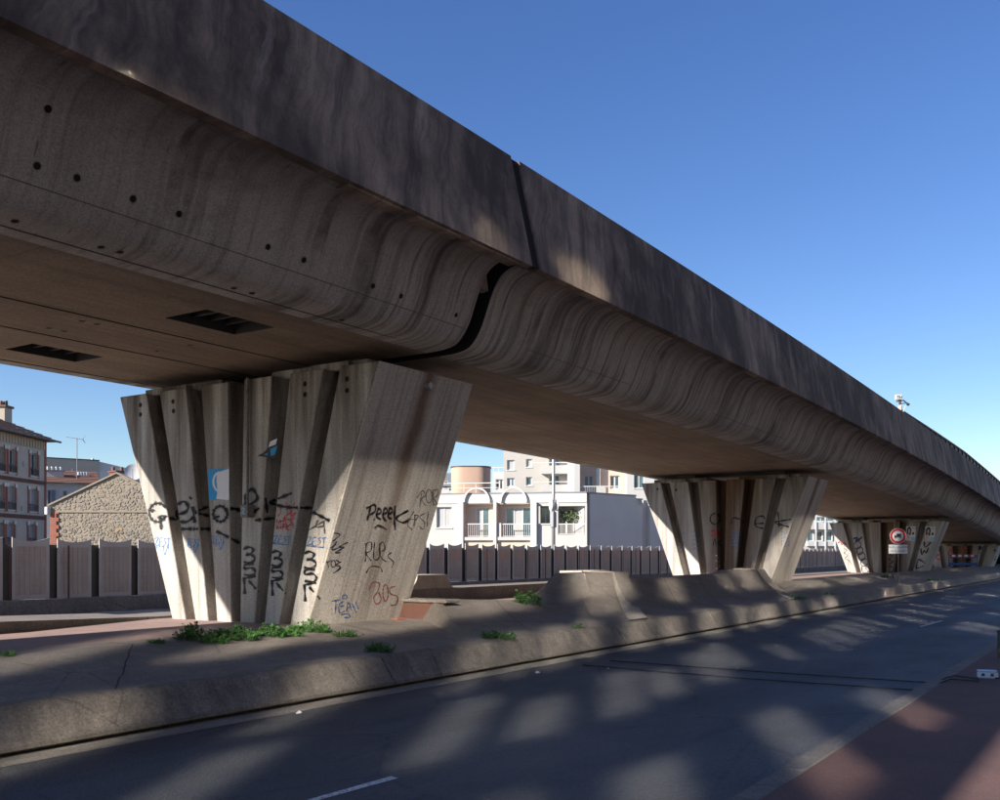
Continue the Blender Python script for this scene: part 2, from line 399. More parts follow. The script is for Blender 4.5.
def glass_mat(name, tint, rough=.06):
    N = NT(name)
    c = N.mix(N.ramp(N.noise((.6, .6, .9), 3, .5), .35, .65), tint, tuple(q * .45 for q in tint))
    return N.done(c, rough, spec=.9)
M['glass'] = glass_mat('window_glass', (.10, .17, .20))
M['glassdark'] = glass_mat('dark_window_glass', (.05, .065, .08))
M['leaf'] = plain('weed_leaf', (.048, .145, .028), .6, var=.5, sc_=9)
M['leaf2'] = plain('weed_leaf_light', (.085, .205, .045), .6, var=.4, sc_=9)
M['bush'] = plain('oleander_leaf', (.13, .17, .08), .6, var=.5, sc_=5)
M['lane'] = paint('worn_white_paint', (.72, .72, .70, 1), .75)
GP = {'h': paint('overspray', (.03, .03, .035, 1), .5, .32), 'k': paint('black_spray', (.018, .018, .022, 1), .14), 'b': paint('blue_spray', (.05, .22, .55, 1), .45), 'n': paint('navy_spray', (.02, .05, .11, 1), .3),
      'r': paint('red_spray', (.55, .05, .06, 1), .5), 'g': paint('grey_spray', (.10, .095, .095, 1), .55), 'w': paint('white_spray', (.75, .76, .8, 1), .5), 'p': paint('pale_red_spray', (.50, .17, .14, 1), .6)}
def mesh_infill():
    # grey-violet perforated sheet; right-hand upper half painted redder as lit above a shadow edge
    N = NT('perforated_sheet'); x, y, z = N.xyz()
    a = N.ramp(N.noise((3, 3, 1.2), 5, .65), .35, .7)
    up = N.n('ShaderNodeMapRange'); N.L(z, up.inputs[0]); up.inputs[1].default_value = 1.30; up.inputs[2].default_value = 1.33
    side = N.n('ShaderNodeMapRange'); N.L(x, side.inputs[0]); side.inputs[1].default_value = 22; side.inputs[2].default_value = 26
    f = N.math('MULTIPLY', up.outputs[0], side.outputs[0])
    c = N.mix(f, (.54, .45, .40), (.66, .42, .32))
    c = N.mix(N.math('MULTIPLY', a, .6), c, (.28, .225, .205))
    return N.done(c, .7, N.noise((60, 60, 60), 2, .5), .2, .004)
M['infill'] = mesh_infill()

# ------------------------------------------------------------------ terrain
def ground_piece(name, mat, x0, x1, y0, y1, z):
    o = MB().quad((x0, y0, z), (x1, y0, z), (x1, y1, z), (x0, y1, z)).build(name, mat, recalc=False); o['kind'] = 'structure'; return o
M['soil'] = concrete('ground_asphalt', (.13, .12, .11), (.08, .075, .07), streak=(.3, .3, .3), blotch=.2, grain=8)
ground_piece('ground', M['soil'], -900, 1800, -900, 1400, -.06)
KY0, KY1 = 2.02, 2.2          # near kerb
BY = 7.42                     # foot of the barrier
ground_piece('road', M['asphalt'], -40, 240, KY1, 7.12, 0)
g = ground_piece('gutter', M['gutter'], -40, 240, 7.12, 7.75, .004)
ground_piece('far_road', M['gutter'], -40, 240, 16.6, 24.0, 0)
MB().box(-40, 240, -6.5, KY0, -.05, .05).build('sidewalk', M['redasphalt'], kind='structure')
# kerb stones
kerb = bpy.data.objects.new('kerb', None); COL.objects.link(kerb); kerb['kind'] = 'structure'
ks = None
for i in range(62):
    if ks is None:
        ks = MB().box(0, .992, 0, KY1 - KY0 + .002, 0, .056).build('kerb_stone', M['kerb'], kerb, bevel=.012); k = ks
    else: k = copy_obj(ks, kerb)
    k.location = (1.0 + i, KY0 - .001 + random.uniform(-.004, .004), random.uniform(-.004, .003))
MB().box(-40, .99, KY0, KY1, 0, .054).build('kerb_run', M['kerb'], kerb)
MB().box(63.01, 240, KY0, KY1, 0, .054).build('kerb_run', M['kerb'], kerb)

# median: sloped aprons, raised slabs and flared steps; mirrored for the far side
YC = 12.13
def crest(xp, low=.5):
    if xp < 13: return low
    if xp < 16.6: return .82 - .16 * (xp - 13) / 3.6
    if xp < 18.3: return .66 + .52 * ((xp - 16.6) / 1.7) ** 2.2
    if xp < 20.4: return 1.17
    if xp < 27.0: return .98 + .02 * (xp - 20.4) / 6.6
    if xp < 28.2: return 1.0 + .10 * ((xp - 27) / 1.2) ** 2
    if xp < 30.0: return 1.10
    return .62 + .2 * math.exp(-(xp - 30) / 1.2) * 0
def skew(xp): return .8 if xp < 13.5 else min(1.7, .8 + (xp - 13.5) * .14)
def apron_pts(xp, eps=0, mirror=False):
    h = crest(xp + eps); low = xp + eps < 13 or xp + eps >= 30
    pts = []
    ty = 10.15 if low else 9.9
    for k in range(9):
        t = k / 8; Y = 7.72 + (ty - 7.72) * t
        p = t ** (1.15 if low else 1.45 if h < .9 else 1.9)
        z = .372 + (h - .372) * p
        X = xp - skew(xp) * (ty - Y)
        pts.append((X, Y, z))
    pts.append((xp, 10.62, h))
    pts.append((xp, 10.66, .5 if low else .44)); pts.append((xp, YC + .01, .5 if low else .44))
    if mirror: pts = [(p[0], 2 * YC - p[1], p[2] + (.08 if 12 < xp < 20 else 0)) for p in pts]
    return pts
xs = [-40, -30, -20] + [-14 + i * .5 for i in range(54)]
xs = sorted(set([round(x, 3) for x in xs + [13 + i * .3 for i in range(12)] + [16.6 + i * .17 for i in range(11)] + [18.3, 19, 19.8, 20.4] + [20.4 + i * .6 for i in range(11)] + [27 + i * .2 for i in range(7)] + [28.8, 29.4, 30.0, 30.6, 31.5] + [33 + i * 3 for i in range(40)]]))
cols = []
for x in xs:
    if x in (13.0, 20.4, 30.0): cols.append((x, -1e-6))
    cols.append((x, 1e-6))
mb = MB(); rows = [apron_pts(x, e) for x, e in cols]
n = len(rows[0]); mb.v = [p for r in rows for p in r]
for i in range(len(rows) - 1):
    for j in range(n - 1):
        a = i * n + j; mb.f.append((a, a + n, a + n + 1, a + 1)); mb.m.append(1 if j >= 10 else 0)
o = mb.build('near_apron', [M['slope'], M['pink']], kind='structure', recalc=True); sharp(o, 28)
# far half of the median: paving, a low inner wall, and two flared blocks
mb = MB(); fx = [-40, -10, 12.99, 13.0, 15, 17, 20, 24, 28, 30, 30.01, 45, 80, 150]; rows = []
for x in fx:
    mid = 13 <= x <= 30; h = .76 if mid else .53
    rows.append([(x, YC - .02, .436 if mid else .495), (x, 13.9, .436 if mid else .495), (x, 13.93, h), (x, 14.9, h), (x, 15.6, h - .12), (x, 16.7, -.01)])
for r0, r1 in zip(rows[:-1], rows[1:]):
    for j in range(5): mb.quad(r0[j], r1[j], r1[j + 1], r0[j + 1], mi=1 if j == 0 else 0)
mb.build('far_apron', [M['slope'], M['pink']], kind='structure', recalc=False)
def flared_block(x0, x1, y0, y1, z0, z1, f0, f1):
    L_ = []
    for k in range(8):
        t = k / 7; L_.append((x0 - f0 * (1 - t) ** 2.2, z0 + (z1 - z0) * t))
    R_ = [(x1 + f1 * (1 - k / 7) ** 2.2, z0 + (z1 - z0) * k / 7) for k in range(8)]
    mb = MB().prism(L_ + R_[::-1], 'y', y0, y1); o = mb.build('flared_block', M['fin'], kind='structure'); sharp(o, 30)
flared_block(17.75, 18.9, 13.95, 14.7, .74, 1.09, .35, .3)
flared_block(25.6, 27.3, 13.95, 14.7, .74, 1.07, .5, .3)
# fins: pale flared strips riding on the steps
def fin(x0, x1, name='concrete_fin'):
    mb = MB(); A = apron_pts(x0, -1e-4); B = apron_pts(x1, -1e-4); up = []; 
    for p, q in list(zip(A, B))[:10]: up.append((p, q))
    for lift, skirt in ((.03, 0),):
        for (p0, q0), (p1, q1) in zip(up[:-1], up[1:]):
            r = [(p0[0], p0[1], p0[2] + .03), (q0[0], q0[1], q0[2] + .03), (q1[0], q1[1], q1[2] + .03), (p1[0], p1[1], p1[2] + .03)]
            mb.quad(*r)
            mb.quad((p0[0], p0[1], p0[2] - .3), r[0], r[3], (p1[0], p1[1], p1[2] - .3))
            mb.quad((q0[0], q0[1], q0[2] - .3), (q1[0], q1[1], q1[2] - .3), r[2], r[1])
    o = mb.build(name, M['fin'], recalc=False, kind='structure'); return o
fin(19.55, 20.41); fin(29.25, 30.01)
for xp in (-9, -3.2, 2.6, 7.4, 14.9, 22.4, 24.6, 33, 38, 44, 51):
    mb = MB(); A = apron_pts(xp - .011); B = apron_pts(xp + .011)
    for p0, q0, p1, q1 in zip(A[:9], B[:9], A[1:10], B[1:10]):
        jit = random.uniform(-.012, .012)
        mb.quad(*[(v[0] + jit, v[1], v[2] + .004) for v in (p0, q0, q1, p1)])
    mb.build('open_joint', M['darkconc'], recalc=False, kind='structure')
# end wall of the raised slab beside the first pier
rw = thing('retaining_wall', 'low dark red brick wall closing the raised slab beside the nearest pier', 'wall')
MB().box(12.93, 12.995, 9.62, 10.75, .40, .77).build('brick_face', M['darkbrick'], rw, bevel=.008)
MB().box(12.90, 13.3, 9.55, 10.80, .775, .832).build('coping', M['slope'], rw, bevel=.01)
# low wedge wall at the back of the paving, left of the first pier
wk = thing('wedge_wall', 'low brown concrete wall at the back of the pink paving, left of the nearest pier', 'wall')
mb = MB(); a0 = Vector((-12, 12.35)); a1 = Vector((7.5, 13.15)); a2 = Vector((10.6, 13.95))
rings = []
for p, h in ((a0, .66), (a1, .655), (a2, .53)):
    rings.append([(p.x, p.y, .49), (p.x, p.y, h), (p.x, p.y + 1.6, h), (p.x, p.y + 1.6, .40)])
mb.loft(rings); mb.build('wall_body', M['slope'], wk)
# road side barrier, in segments
bar = thing('road_barrier', 'long low concrete kerb wall with sloped face along the road, below the piers', 'barrier')
prof = [(7.46, .03), (7.40, .05), (7.40, .085), (7.455, .12), (7.60, .335), (7.64, .365), (7.70, .375), (7.86, .375), (7.86, .0), (7.50, .0)]
edges = [-40, -24, -12, -1.5, 9.0, 19.5, 30, 40.5, 51, 61.5, 72, 84, 100, 140, 200]
for a, b in zip(edges[:-1], edges[1:]):
    mb = MB(); n = max(2, int((b - a) / 1.2)); rings = []
    for i in range(n + 1):
        x = a + .012 + (b - a - .024) * i / n
        rings.append([(x, y + random.uniform(-.004, .004), z + random.uniform(-.004, .004)) for y, z in prof])
    o = mb.loft(rings).build('barrier_segment', M['barrier'], bar); sharp(o, 40)

# ------------------------------------------------------------------ viaduct
def drop(x):
    if x < 8: return 0.
    if x < 70: return .0004 * (x - 8) ** 2
    return 1.5376 + .0496 * (x - 70)
def soff(x): return 4.62 - drop(x)
NEAR = [(9.05, 0.0), (8.72, .015), (8.50, .07), (8.36, .20), (8.25, .38), (8.17, .58), (8.08, .80), (7.98, .98), (7.86, 1.10), (7.68, 1.17), (7.44, 1.20)]
def spline(P, n=4):
    out = []
    for i in range(len(P) - 1):
        p0 = P[max(i - 1, 0)]; p1 = P[i]; p2 = P[i + 1]; p3 = P[min(i + 2, len(P) - 1)]
        for k in range(n):
            t = k / n
            out.append(tuple(.5 * (2 * b + (c - a) * t + (2 * a - 5 * b + 4 * c - d) * t * t + (-a + 3 * b - 3 * c + d) * t ** 3) for a, b, c, d in zip(p0, p1, p2, p3)))
    out.append(P[-1]); return out
NEARS = spline(NEAR)
via = thing('road_viaduct', 'long grimy concrete flyover running away to the right above the piers', 'viaduct')
DC = 12.02
def deck_profile(side): return [((2 * DC - y) if side else y, z) for y, z in NEARS]
HATCH = [(8.15, 9.3, 9.72, 10.52), (8.1, 9.25, 13.4, 14.12)]
def xsamples(a, b):
    L = [a]; x = a
    while x < b - 1e-6:
        x = min(b, x + (.6 if x < 35 else 2.)); L.append(x)
    return L
def deck_section(a, b, hatches):
    st = thing
    X = xsamples(a, b)
    sec = MB()          # cornices both sides + top closing
    pn = deck_profile(0); pf = deck_profile(1)
    for pr in (pn, pf):
        rings = [[(x, y, soff(x) + z) for y, z in pr] for x in X]
        sec.loft(rings, caps=False, closed=False)
    rings = [[(x, 7.44, soff(x) + 1.2), (x, 7.44, soff(x) + 1.45), (x, 2 * DC - 7.44, soff(x) + 1.45), (x, 2 * DC - 7.44, soff(x) + 1.2)] for x in X]
    sec.loft(rings, caps=False, closed=False)
    for x in (a, b):    # end diaphragms, painted near black as shade in the joint gap
        ring = [(x, y, soff(x) + z) for y, z in pn] + [(x, 7.44, soff(x) + 1.45), (x, 2 * DC - 7.44, soff(x) + 1.45)] + [(x, y, soff(x) + z) for y, z in reversed(pf)]
        sec.quad(*ring, mi=1)
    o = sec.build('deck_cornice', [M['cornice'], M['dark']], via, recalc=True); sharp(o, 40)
    # soffit sheet with real openings
    sof = MB(); ys = sorted(set([9.05, 2 * DC - 9.05] + [v for h in hatches for v in h[2:]])); xs2 = sorted(set(X + [v for h in hatches for v in h[:2]]))
    for i in range(len(xs2) - 1):
        for j in range(len(ys) - 1):
            cx = (xs2[i] + xs2[i + 1]) / 2; cyy = (ys[j] + ys[j + 1]) / 2
            if any(h[0] < cx < h[1] and h[2] < cyy < h[3] for h in hatches): continue
            x0, x1 = xs2[i], xs2[i + 1]
            sof.quad((x0, ys[j], soff(x0)), (x0, ys[j + 1], soff(x0)), (x1, ys[j + 1], soff(x1)), (x1, ys[j], soff(x1)))
    so_ = sof.build('soffit', M['soffit'], via, recalc=False)
    for h in hatches:
        z = 4.62; hb = MB()
        x0, x1, y0, y1 = h
        for q in (((x0, y0), (x1, y0)), ((x1, y0), (x1, y1)), ((x1, y1), (x0, y1)), ((x0, y1), (x0, y0))):
            hb.quad((*q[0], z), (*q[1], z), (*q[1], z + .8), (*q[0], z + .8))
        hb.quad((x0, y0, z + .8), (x1, y0, z + .8), (x1, y1, z + .8), (x0, y1, z + .8))
        for k in range(4):
            hb.box(x0 + .15 + k * .27, x0 + .2 + k * .27, y0, y1, z + .1, z + .16)
        hb.build('hatch_recess', M['darkmetal'], so_, recalc=False)
    return so_
J0, J1 = 11.74, 12.05
so1 = deck_section(-45, J0, HATCH)
so2 = deck_section(J1, 150, [])
# board joints of the soffit: recessed-looking dark gaps built as thin fillets
for y in (8.83, 11.25, 12.7, 14.9):
    MB().box(-45, J0 - .02, y - .012, y + .012, 4.612 if y > 9 else 4.624, 4.64).build('joint_fillet', M['dark'], so1)
for xx in (2.2, 5.6, 10.2):
    MB().box(xx - .007, xx + .007, 9.06, 14.9, 4.616, 4.64).build('joint_fillet', M['soffit'], so1)
def profile_joint(a, b, y, z, name):
    pr = [(y - .0015, z - .006), (y - .003, z + .0), (y - .0015, z + .006), (y + .02, z + .006), (y + .02, z - .006)]
    MB().loft([[(x, q[0], soff(x) + q[1]) for q in pr] for x in xsamples(a, b)]).build(name, M['faint'], via)
profile_joint(-45, J0 - .03, 8.312, .27, 'form_joint')
for y_, z_, a, b in ((8.312, .27, 13.4, 17.2), (8.312, .27, 21.5, 27), (8.312, .27, 33, 39)): profile_joint(a, b, y_, z_, 'form_joint')
# parapets
PB, PT = (7.20, 1.02), (7.57, 2.66)
def parapet(a, b, side, name='parapet'):
    X = xsamples(a, b); rings = []
    poly = [PB, PT, (7.82, 2.66), (7.72, 1.46), (7.60, 1.215), (7.44, 1.15), (7.42, 1.05), (7.30, 1.0)]
    for x in X:
        rings.append([(x, 2 * DC - y if side else y, soff(x) + z) for y, z in poly])
    return MB().loft(rings).build(name, M['parapet'], via, bevel=0)
for side in (0, 1):
    parapet(-45, 11.78, side); parapet(12.01, 150, side)
for sd_ in (0, 1):
    pl_ = [(7.235, 5.655), (7.605, 7.262), (7.80, 7.262), (7.70, 5.95), (7.5, 5.70)]
    MB().prism([(2 * DC - y, z) if sd_ else (y, z) for y, z in pl_], 'x', 11.78, 12.01).build('slot_shade_fill', M['dark'], via)  # near-black fill stands for the shade inside the open parapet slot
# piece of the joint seal hanging in the gap
q_ = at_x(486, 284, 11.95)
MB().prism([(q_.y - .06, q_.z - .12), (q_.y + .05, q_.z - .14), (q_.y + .02, q_.z + .02), (q_.y - .03, q_.z + .12)], 'x', 11.75, 11.92).build('broken_edge', M['gutter'], via)
MB().box(11.82, 11.98, 7.42, 7.52, 5.72, 5.90).build('joint_seal', M['farwall'], via)
for sd_ in (0, 1):
    ring = [(2 * DC - y - .45 if sd_ else y + .45, 4.62 + z + .16) for y, z in NEARS] + [((2 * DC - 7.835) if sd_ else 7.835, 7.272), ((2 * DC - 8.1) if sd_ else 8.1, 7.272), ((2 * DC - 9.2) if sd_ else 9.2, 5.9)]
    MB().prism(ring, 'x', 11.60, 12.2).build('gap_shade_backing', M['dark'], via)  # added black backing: deep shade of the open gap, also blocks sun
MB().box(J0 - .1, J1 + .1, 9.25, 2 * DC - 9.25, 4.72, 6.0).build('gap_shade_backing', M['dark'], via)
for sd_ in (0, 1):
    ya, yb = (7.66, 7.86) if not sd_ else (2 * DC - 7.86, 2 * DC - 7.66)
    MB().prism([(ya - .28 if not sd_ else ya + .02, 5.72), (ya + .02 if not sd_ else ya + .02, 7.1), (yb, 7.1), (yb - .0, 5.72)], 'x', 11.5, 12.3).build('joint_cover', M['darkconc'], via) if False else None
# drip lip segments under the left parapet and weep pipe ends on the cornice
for xx, l in ((8.0, 1.0), (9.2, .9), (10.3, 1.2)):
    MB().box(xx, xx + l - .01, 7.24, 7.42, 5.60, 5.622).build('drip_lip', M['parapet'], via)
pipe = None
for (px, py) in ((48, 109), (37, 166), (77, 178), (133, 199), (179, 214), (268, 247), (304, 260), (373, 286), (401, 296), (456, 315), (15, 221), (101, 247), (120, 252), (234, 288), (252, 293), (342, 320), (82, 321), (97, 324), (49, 328), (64, 331), (157, 351), (190, 345)):
    # meet the ray with the deck surface
    r = ray(px, py); best = None
    if py > 200 and px < 130 or py > 280 and px < 345:
        p = at_z(px, py, 4.62); nrm = Vector((0, 0, -1))
        if p.y < 9.05: p = None
    else: p = None
    if p is None:
        for (y0, z0), (y1, z1) in zip(NEARS[:-1], NEARS[1:]):
            dy, dz = y1 - y0, z1 - z0
            den = r.y * dz - r.z * dy
            t = (y0 * dz - (z0 + 4.62 - CH) * dy) / den
            yy = t * r.y; zz = t * r.z + CH - 4.62
            u = ((yy - y0) * dy + (zz - z0) * dz) / (dy * dy + dz * dz)
            if 0 <= u <= 1: p = EYE + r * t; nrm = Vector((0, dz, -dy)).normalized(); break
        if p is None: continue
        if nrm.y > 0: nrm = -nrm
    m = Matrix.Translation(p) @ nrm.to_track_quat('Z', 'Y').to_matrix().to_4x4()
    if pipe is None:
        mb = MB(); mb.tube([(0, 0, -.05), (0, 0, .003)], .034, 12, mi=0)
        mb.tube([(0, 0, -.05), (0, 0, .006)], .043, 12, mi=1, caps=False); pipe = mb.build('weep_pipe', [M['dark'], M['cornice']], via); pp = pipe
    else: pp = copy_obj(pipe, via)
    pp.matrix_world = m
# guard rail on the far stretch of the near parapet
rail = thing('guard_rail', 'dark metal guard rail along the top of the flyover parapet at the far right', 'railing')
def ptop(x): return soff(x) + 2.66
X = [39 + i * 1.0 for i in range(75)]
MB().tube([(x, 7.74, ptop(x) + .12 + min(.26, (x - 39) * .016)) for x in X], .05, 6).build('top_rail', M['rustpost'], rail)
MB().tube([(x, 7.70, ptop(x) + .035) for x in X[14:]], .032, 6).build('lower_rail', M['winframe'], rail)
for x0 in range(0, 72, 6):
    mb = MB(); r_ = []
    for x in (39 + x0, 42 + x0, 45 + x0): h = .10 + min(.26, (x - 39) * .016); r_.append([(x, 7.76, ptop(x) + .02 + (.05 if x > 50 else 0)), (x, 7.76, ptop(x) + h), (x, 7.80, ptop(x) + h), (x, 7.80, ptop(x) + .02)])
    mb.loft(r_).build('infill_panel', M['darkmetal'], rail)
post = None
for i, x in enumerate([39.5 + i * 1.25 for i in range(56)]):
    if post is None: post = MB().box(-.09, .09, -.04, .04, -.05, .36).build('post', M['rustpost'], rail); p = post
    else: p = copy_obj(post, rail)
    p.location = (x, 7.74, ptop(x)); p.scale.z = .4 + .6 * min(1, (x - 39) / 16)

# ------------------------------------------------------------------ piers
HT, SL = 2.94, .3273     # half width at the top, narrowing per metre of height
RT = [(2.97, 2.24), (1.90, 1.21), (.83, .19)]
RB = [(1.55, 1.21), (.97, .65), (.44, .10)]
def rib_edges(zt):
    E = []
    for (a, b), (c, d) in zip(RT, RB):
        for s in (1, -1):
            e = sorted([(s * a, s * c), (s * b, s * d)]); E.append(e)   # (at top, at 3.85 m below)
    E.sort(key=lambda e: e[0][0]); return E
def lin(e, zt, z): return e[0] + (e[1] - e[0]) * (zt - z) / 3.85
PIER = []
def make_pier(X0, zt, label, zb=.3, top_blocks=True):
    t = thing('viaduct_pier', label, 'bridge pier', 'fan shaped concrete piers under the flyover')
    X1 = X0 + 2.35; D = .45; E = rib_edges(zt)
    ck = cheek('pier_side_%d' % int(X0), X0 + 1.2)
    zs = [zb + (zt - zb) * k / 6 for k in range(7)]
    outer0, outer1 = E[0][0], E[-1][1]
    # core
    def hw(z): return (lin(outer0, zt, z), lin(outer1, zt, z))
    rings = [[(X0 + D, YC + hw(z)[0] + .002, z), (X0 + D, YC + hw(z)[1] - .002, z), (X1 - D, YC + hw(z)[1] - .002, z), (X1 - D, YC + hw(z)[0] + .002, z)] for z in zs]
    MB().loft(rings).build('core', [M['pier']], t)
    for i, (e0, e1) in enumerate(E):
        for (xa, xb) in ((X0, X0 + D + .01), (X1 - D - .01, X1)):
            rings = [[(xa, YC + lin(e0, zt, z), z), (xb, YC + lin(e0, zt, z), z), (xb, YC + lin(e1, zt, z), z), (xa, YC + lin(e1, zt, z), z)] for z in zs]
            MB().loft(rings).build('rib', M['pier'], t, bevel=.012)
    # flat side plates
    for s, e in ((-1, outer0), (1, outer1)):
        rings = [[(X0 + .015, YC + lin(e, zt, z) + s * .022, z), (X1 - .015, YC + lin(e, zt, z) + s * .022, z), (X1 - .015, YC + lin(e, zt, z) - s * .02, z), (X0 + .015, YC + lin(e, zt, z) - s * .02, z)] for z in zs]
        MB().loft(rings).build('side_plate', ck, t, bevel=.008)
    s0 = soff(X0)
    for (y0, y1, xa, h) in ((-2.55, -.55, .25, .12), (-2.3, -1.5, .12, .10), (.6, 2.6, .25, .12), (1.35, 2.25, .12, .09)):
        MB().box(X0 + xa, X1 - xa, YC + y0, YC + y1, zt - .02, min(zt + h, s0 - .05)).build('cap_block', M['pier'], t, bevel=.01)
    for yb in (-1.6, 1.6):
        MB().box(X0 + .75, X1 - .75, YC + yb - .35, YC + yb + .35, zt + .05, s0 + .01).build('bearing', M['darkmetal'], t)
    PIER.append((X0, zt, E, t)); return t
P1 = make_pier(10.75, 4.35, 'nearest and largest fan pier, bearing a blue and white poster')
P2 = make_pier(32.2, 4.62 - .27 - drop(33), 'second fan pier from the left, rust stained in its middle')
P3 = make_pier(57.3, 4.62 - .27 - drop(58.5), 'third fan pier, with two portrait posters, behind the round road sign')
P4 = make_pier(82.0, 4.62 - .27 - drop(83), 'farthest and shortest pier, behind the blue works barrier')

# surface lookup for paint marks: what a ray from the eye meets on a pier
def pier_hit(k, px, py):
    X0, zt, E, t = PIER[k]; r = ray(px, py)
    p = EYE + r * (X0 / r.x); y = p.y - YC
    for i, (e0, e1) in enumerate(E):
        a, b = lin(e0, zt, p.z), lin(e1, zt, p.z)
        if a <= y <= b: return ('f', i), p + Vector((-.004, 0, 0))
    if y > lin(E[0][0], zt, p.z):
        for i in range(5):      # in a groove: the side of the rib on its left
            if lin(E[i][1], zt, p.z) < y < lin(E[i + 1][0], zt, p.z):
                e = E[i + 1][0]; e1 = -(e[1] - e[0]) / 3.85; e0 = YC + e[0] - e1 * zt
                tt = (e0 + e1 * CH) / (r.y - e1 * r.z); q = EYE + r * tt
                if X0 - .01 < q.x < X0 + .44: return ('s', i), q + Vector((0, -.004, 0))
        return None, None
    e = E[0][0]; e1 = -(e[1] - e[0]) / 3.85; e0 = YC + e[0] - .022 - e1 * zt
    tt = (e0 + e1 * CH) / (r.y - e1 * r.z); q = EYE + r * tt
    if X0 + .02 < q.x < X0 + 2.33: return ('c', 0), q + Vector((0, -.004, 0))
    return None, None
def tr(x0, y0, k, pts): return [(x0 + p[0] / k, y0 + p[1] / k) for p in pts]
def oval(cx, cy_, rx, ry, a0=0, a1=360, n=18):
    return [(cx + rx * math.cos(math.radians(a0 + (a1 - a0) * i / n)), cy_ + ry * math.sin(math.radians(a0 + (a1 - a0) * i / n))) for i in range(n + 1)]
def smooth_pts(P, step=.9):
    if len(P) > 2: P = spline(P, 6)
    out = [P[0]]
    for a, b in zip(P[:-1], P[1:]):
        L = math.hypot(b[0] - a[0], b[1] - a[1]); n = max(1, int(L / step))
        for i in range(1, n + 1): out.append((a[0] + (b[0] - a[0]) * i / n, a[1] + (b[1] - a[1]) * i / n))
    return out
def graffiti(k, col, wpx, strokes, name='spray_lettering', label=None):
    mb = MB(); wpx *= 1.08
    for st in strokes:
        P = smooth_pts(st); prev = None; cur = []
        for i, (x, y) in enumerate(P):
            a = P[max(i - 1, 0)]; b = P[min(i + 1, len(P) - 1)]
            dx, dy = b[0] - a[0], b[1] - a[1]; L = math.hypot(dx, dy) or 1
            ww = wpx * (.85 + .3 * math.sin(i * .7 + len(P)))
            nx, ny = -dy / L * ww / 2, dx / L * ww / 2
            ida, pa = pier_hit(k, x + nx, y + ny); idb, pb = pier_hit(k, x - nx, y - ny)
            if ida is None or ida != idb: prev = None; continue
            if prev and prev[0] == ida: mb.quad(prev[1], prev[2], pb, pa)
            prev = (ida, pa, pb)
    if not mb.f: return None
    o = mb.build(name, GP[col], PIER[k][3], recalc=False)
    if col == 'k' and wpx > 1.7: graffiti(k, 'h', wpx * 1.7, strokes, 'overspray_lettering')
    o['kind'] = 'stuff'
    if label: o['label'] = label
    return o
G = graffiti
# pier 1, big black word across the ribs
A = lambda pts: tr(140, 450, 7.273, pts)
B = lambda pts: tr(230, 450, 5.0, pts)
C = lambda pts: tr(320, 470, 5.33, pts)
G(0, 'k', 2.5, [A(oval(130, 455, 62, 68, 200, 560)), A([(135, 500), (160, 478), (188, 495)]), A([(152, 490), (156, 580)]), A([(85, 455), (100, 430)]),
    A([(262, 470), (330, 452), (352, 412), (322, 375), (278, 400), (265, 470), (292, 516), (340, 522), (390, 490)]), A([(385, 410), (392, 470), (398, 530)]), A([(360, 340), (376, 358)]),
    A([(502, 408), (400, 452)]), A([(400, 455), (510, 482)]), A(oval(585, 465, 50, 56)), A([(540, 492), (582, 482)]), A([(622, 420), (640, 470), (655, 530)]), A([(640, 445), (690, 425), (745, 442)]),
    A([(300, 575), (380, 574)]), A([(385, 574), (520, 574)]), A([(555, 590), (640, 632), (735, 682)]), A([(205, 492), (270, 508)]),
    B([(0, 290), (60, 305)]), B([(62, 290), (105, 270), (138, 240), (112, 196), (80, 230), (80, 290), (110, 312), (148, 290)]), B([(170, 190), (178, 250), (186, 315)]),
    B([(310, 215), (250, 240), (195, 262)]), B([(195, 262), (280, 285), (410, 290)]), B([(125, 352), (225, 340)]), B([(405, 305), (500, 355)])], label='big black sprayed word across the ribs')
for bx, by, k in ((65, 485, 1), (205, 505, .95), (367, 508, 1.06)):
    f = lambda pts: B([(bx + p[0] * k, by + p[1] * k) for p in pts])
    G(0, 'k', 2.1, [f([(2, 12), (28, 0), (52, 12), (40, 32), (18, 38), (48, 42), (60, 60), (40, 78), (4, 74)]), f([(56, 84), (12, 88), (10, 108), (44, 104), (62, 122), (48, 142), (6, 138)]),
        f([(6, 155), (8, 195), (10, 236)]), f([(0, 158), (66, 146)]), f([(28, 166), (78, 224)])], label='column of three black sprayed characters 35K')
G(0, 'r', 1.0, [B([(250, 285), (255, 310), (240, 330)]), B([(235, 345), (235, 395), (252, 350), (256, 395)]), B([(265, 400), (272, 335), (285, 395), (268, 372), (286, 370)]), B([(300, 320), (275, 335), (305, 360), (285, 395), (300, 400)]),
    B([(325, 260), (305, 330), (330, 310), (310, 350), (325, 400)]), B([(236, 360), (330, 340)]), B([(240, 390), (322, 372)]), B([(280, 260), (290, 320), (308, 300)])], label='red sprayed scribble')
def zest(f, kx=1):
    return [f([(0, 10), (28, 2), (6, 42), (34, 36)]), f([(58, 6), (38, 10), (36, 46), (58, 44)]), f([(38, 26), (54, 22)]), f([(82, 8), (66, 12), (80, 28), (62, 46)]), f([(86, 10), (112, 6)]), f([(100, 8), (96, 58)])]
for x0, y0, k, v in ((105, 630, 1.05, 0), (340, 640, .85, 0), (525, 620, .85, 0)):
    G(0, 'b', .8, zest(lambda p: A([(x0 + q[0] * k, y0 + q[1] * 1.5 * k) for q in p])) + [A([(x0 + 60 * k, y0 + 60 * k), (x0 + 72 * k, y0 + 125 * k), (x0 + 95 * k, y0 + 50 * k)]), A([(x0 + 5, y0 + 70 * k), (x0 + 40 * k, y0 + 85 * k)])], label='thin blue sprayed tag')
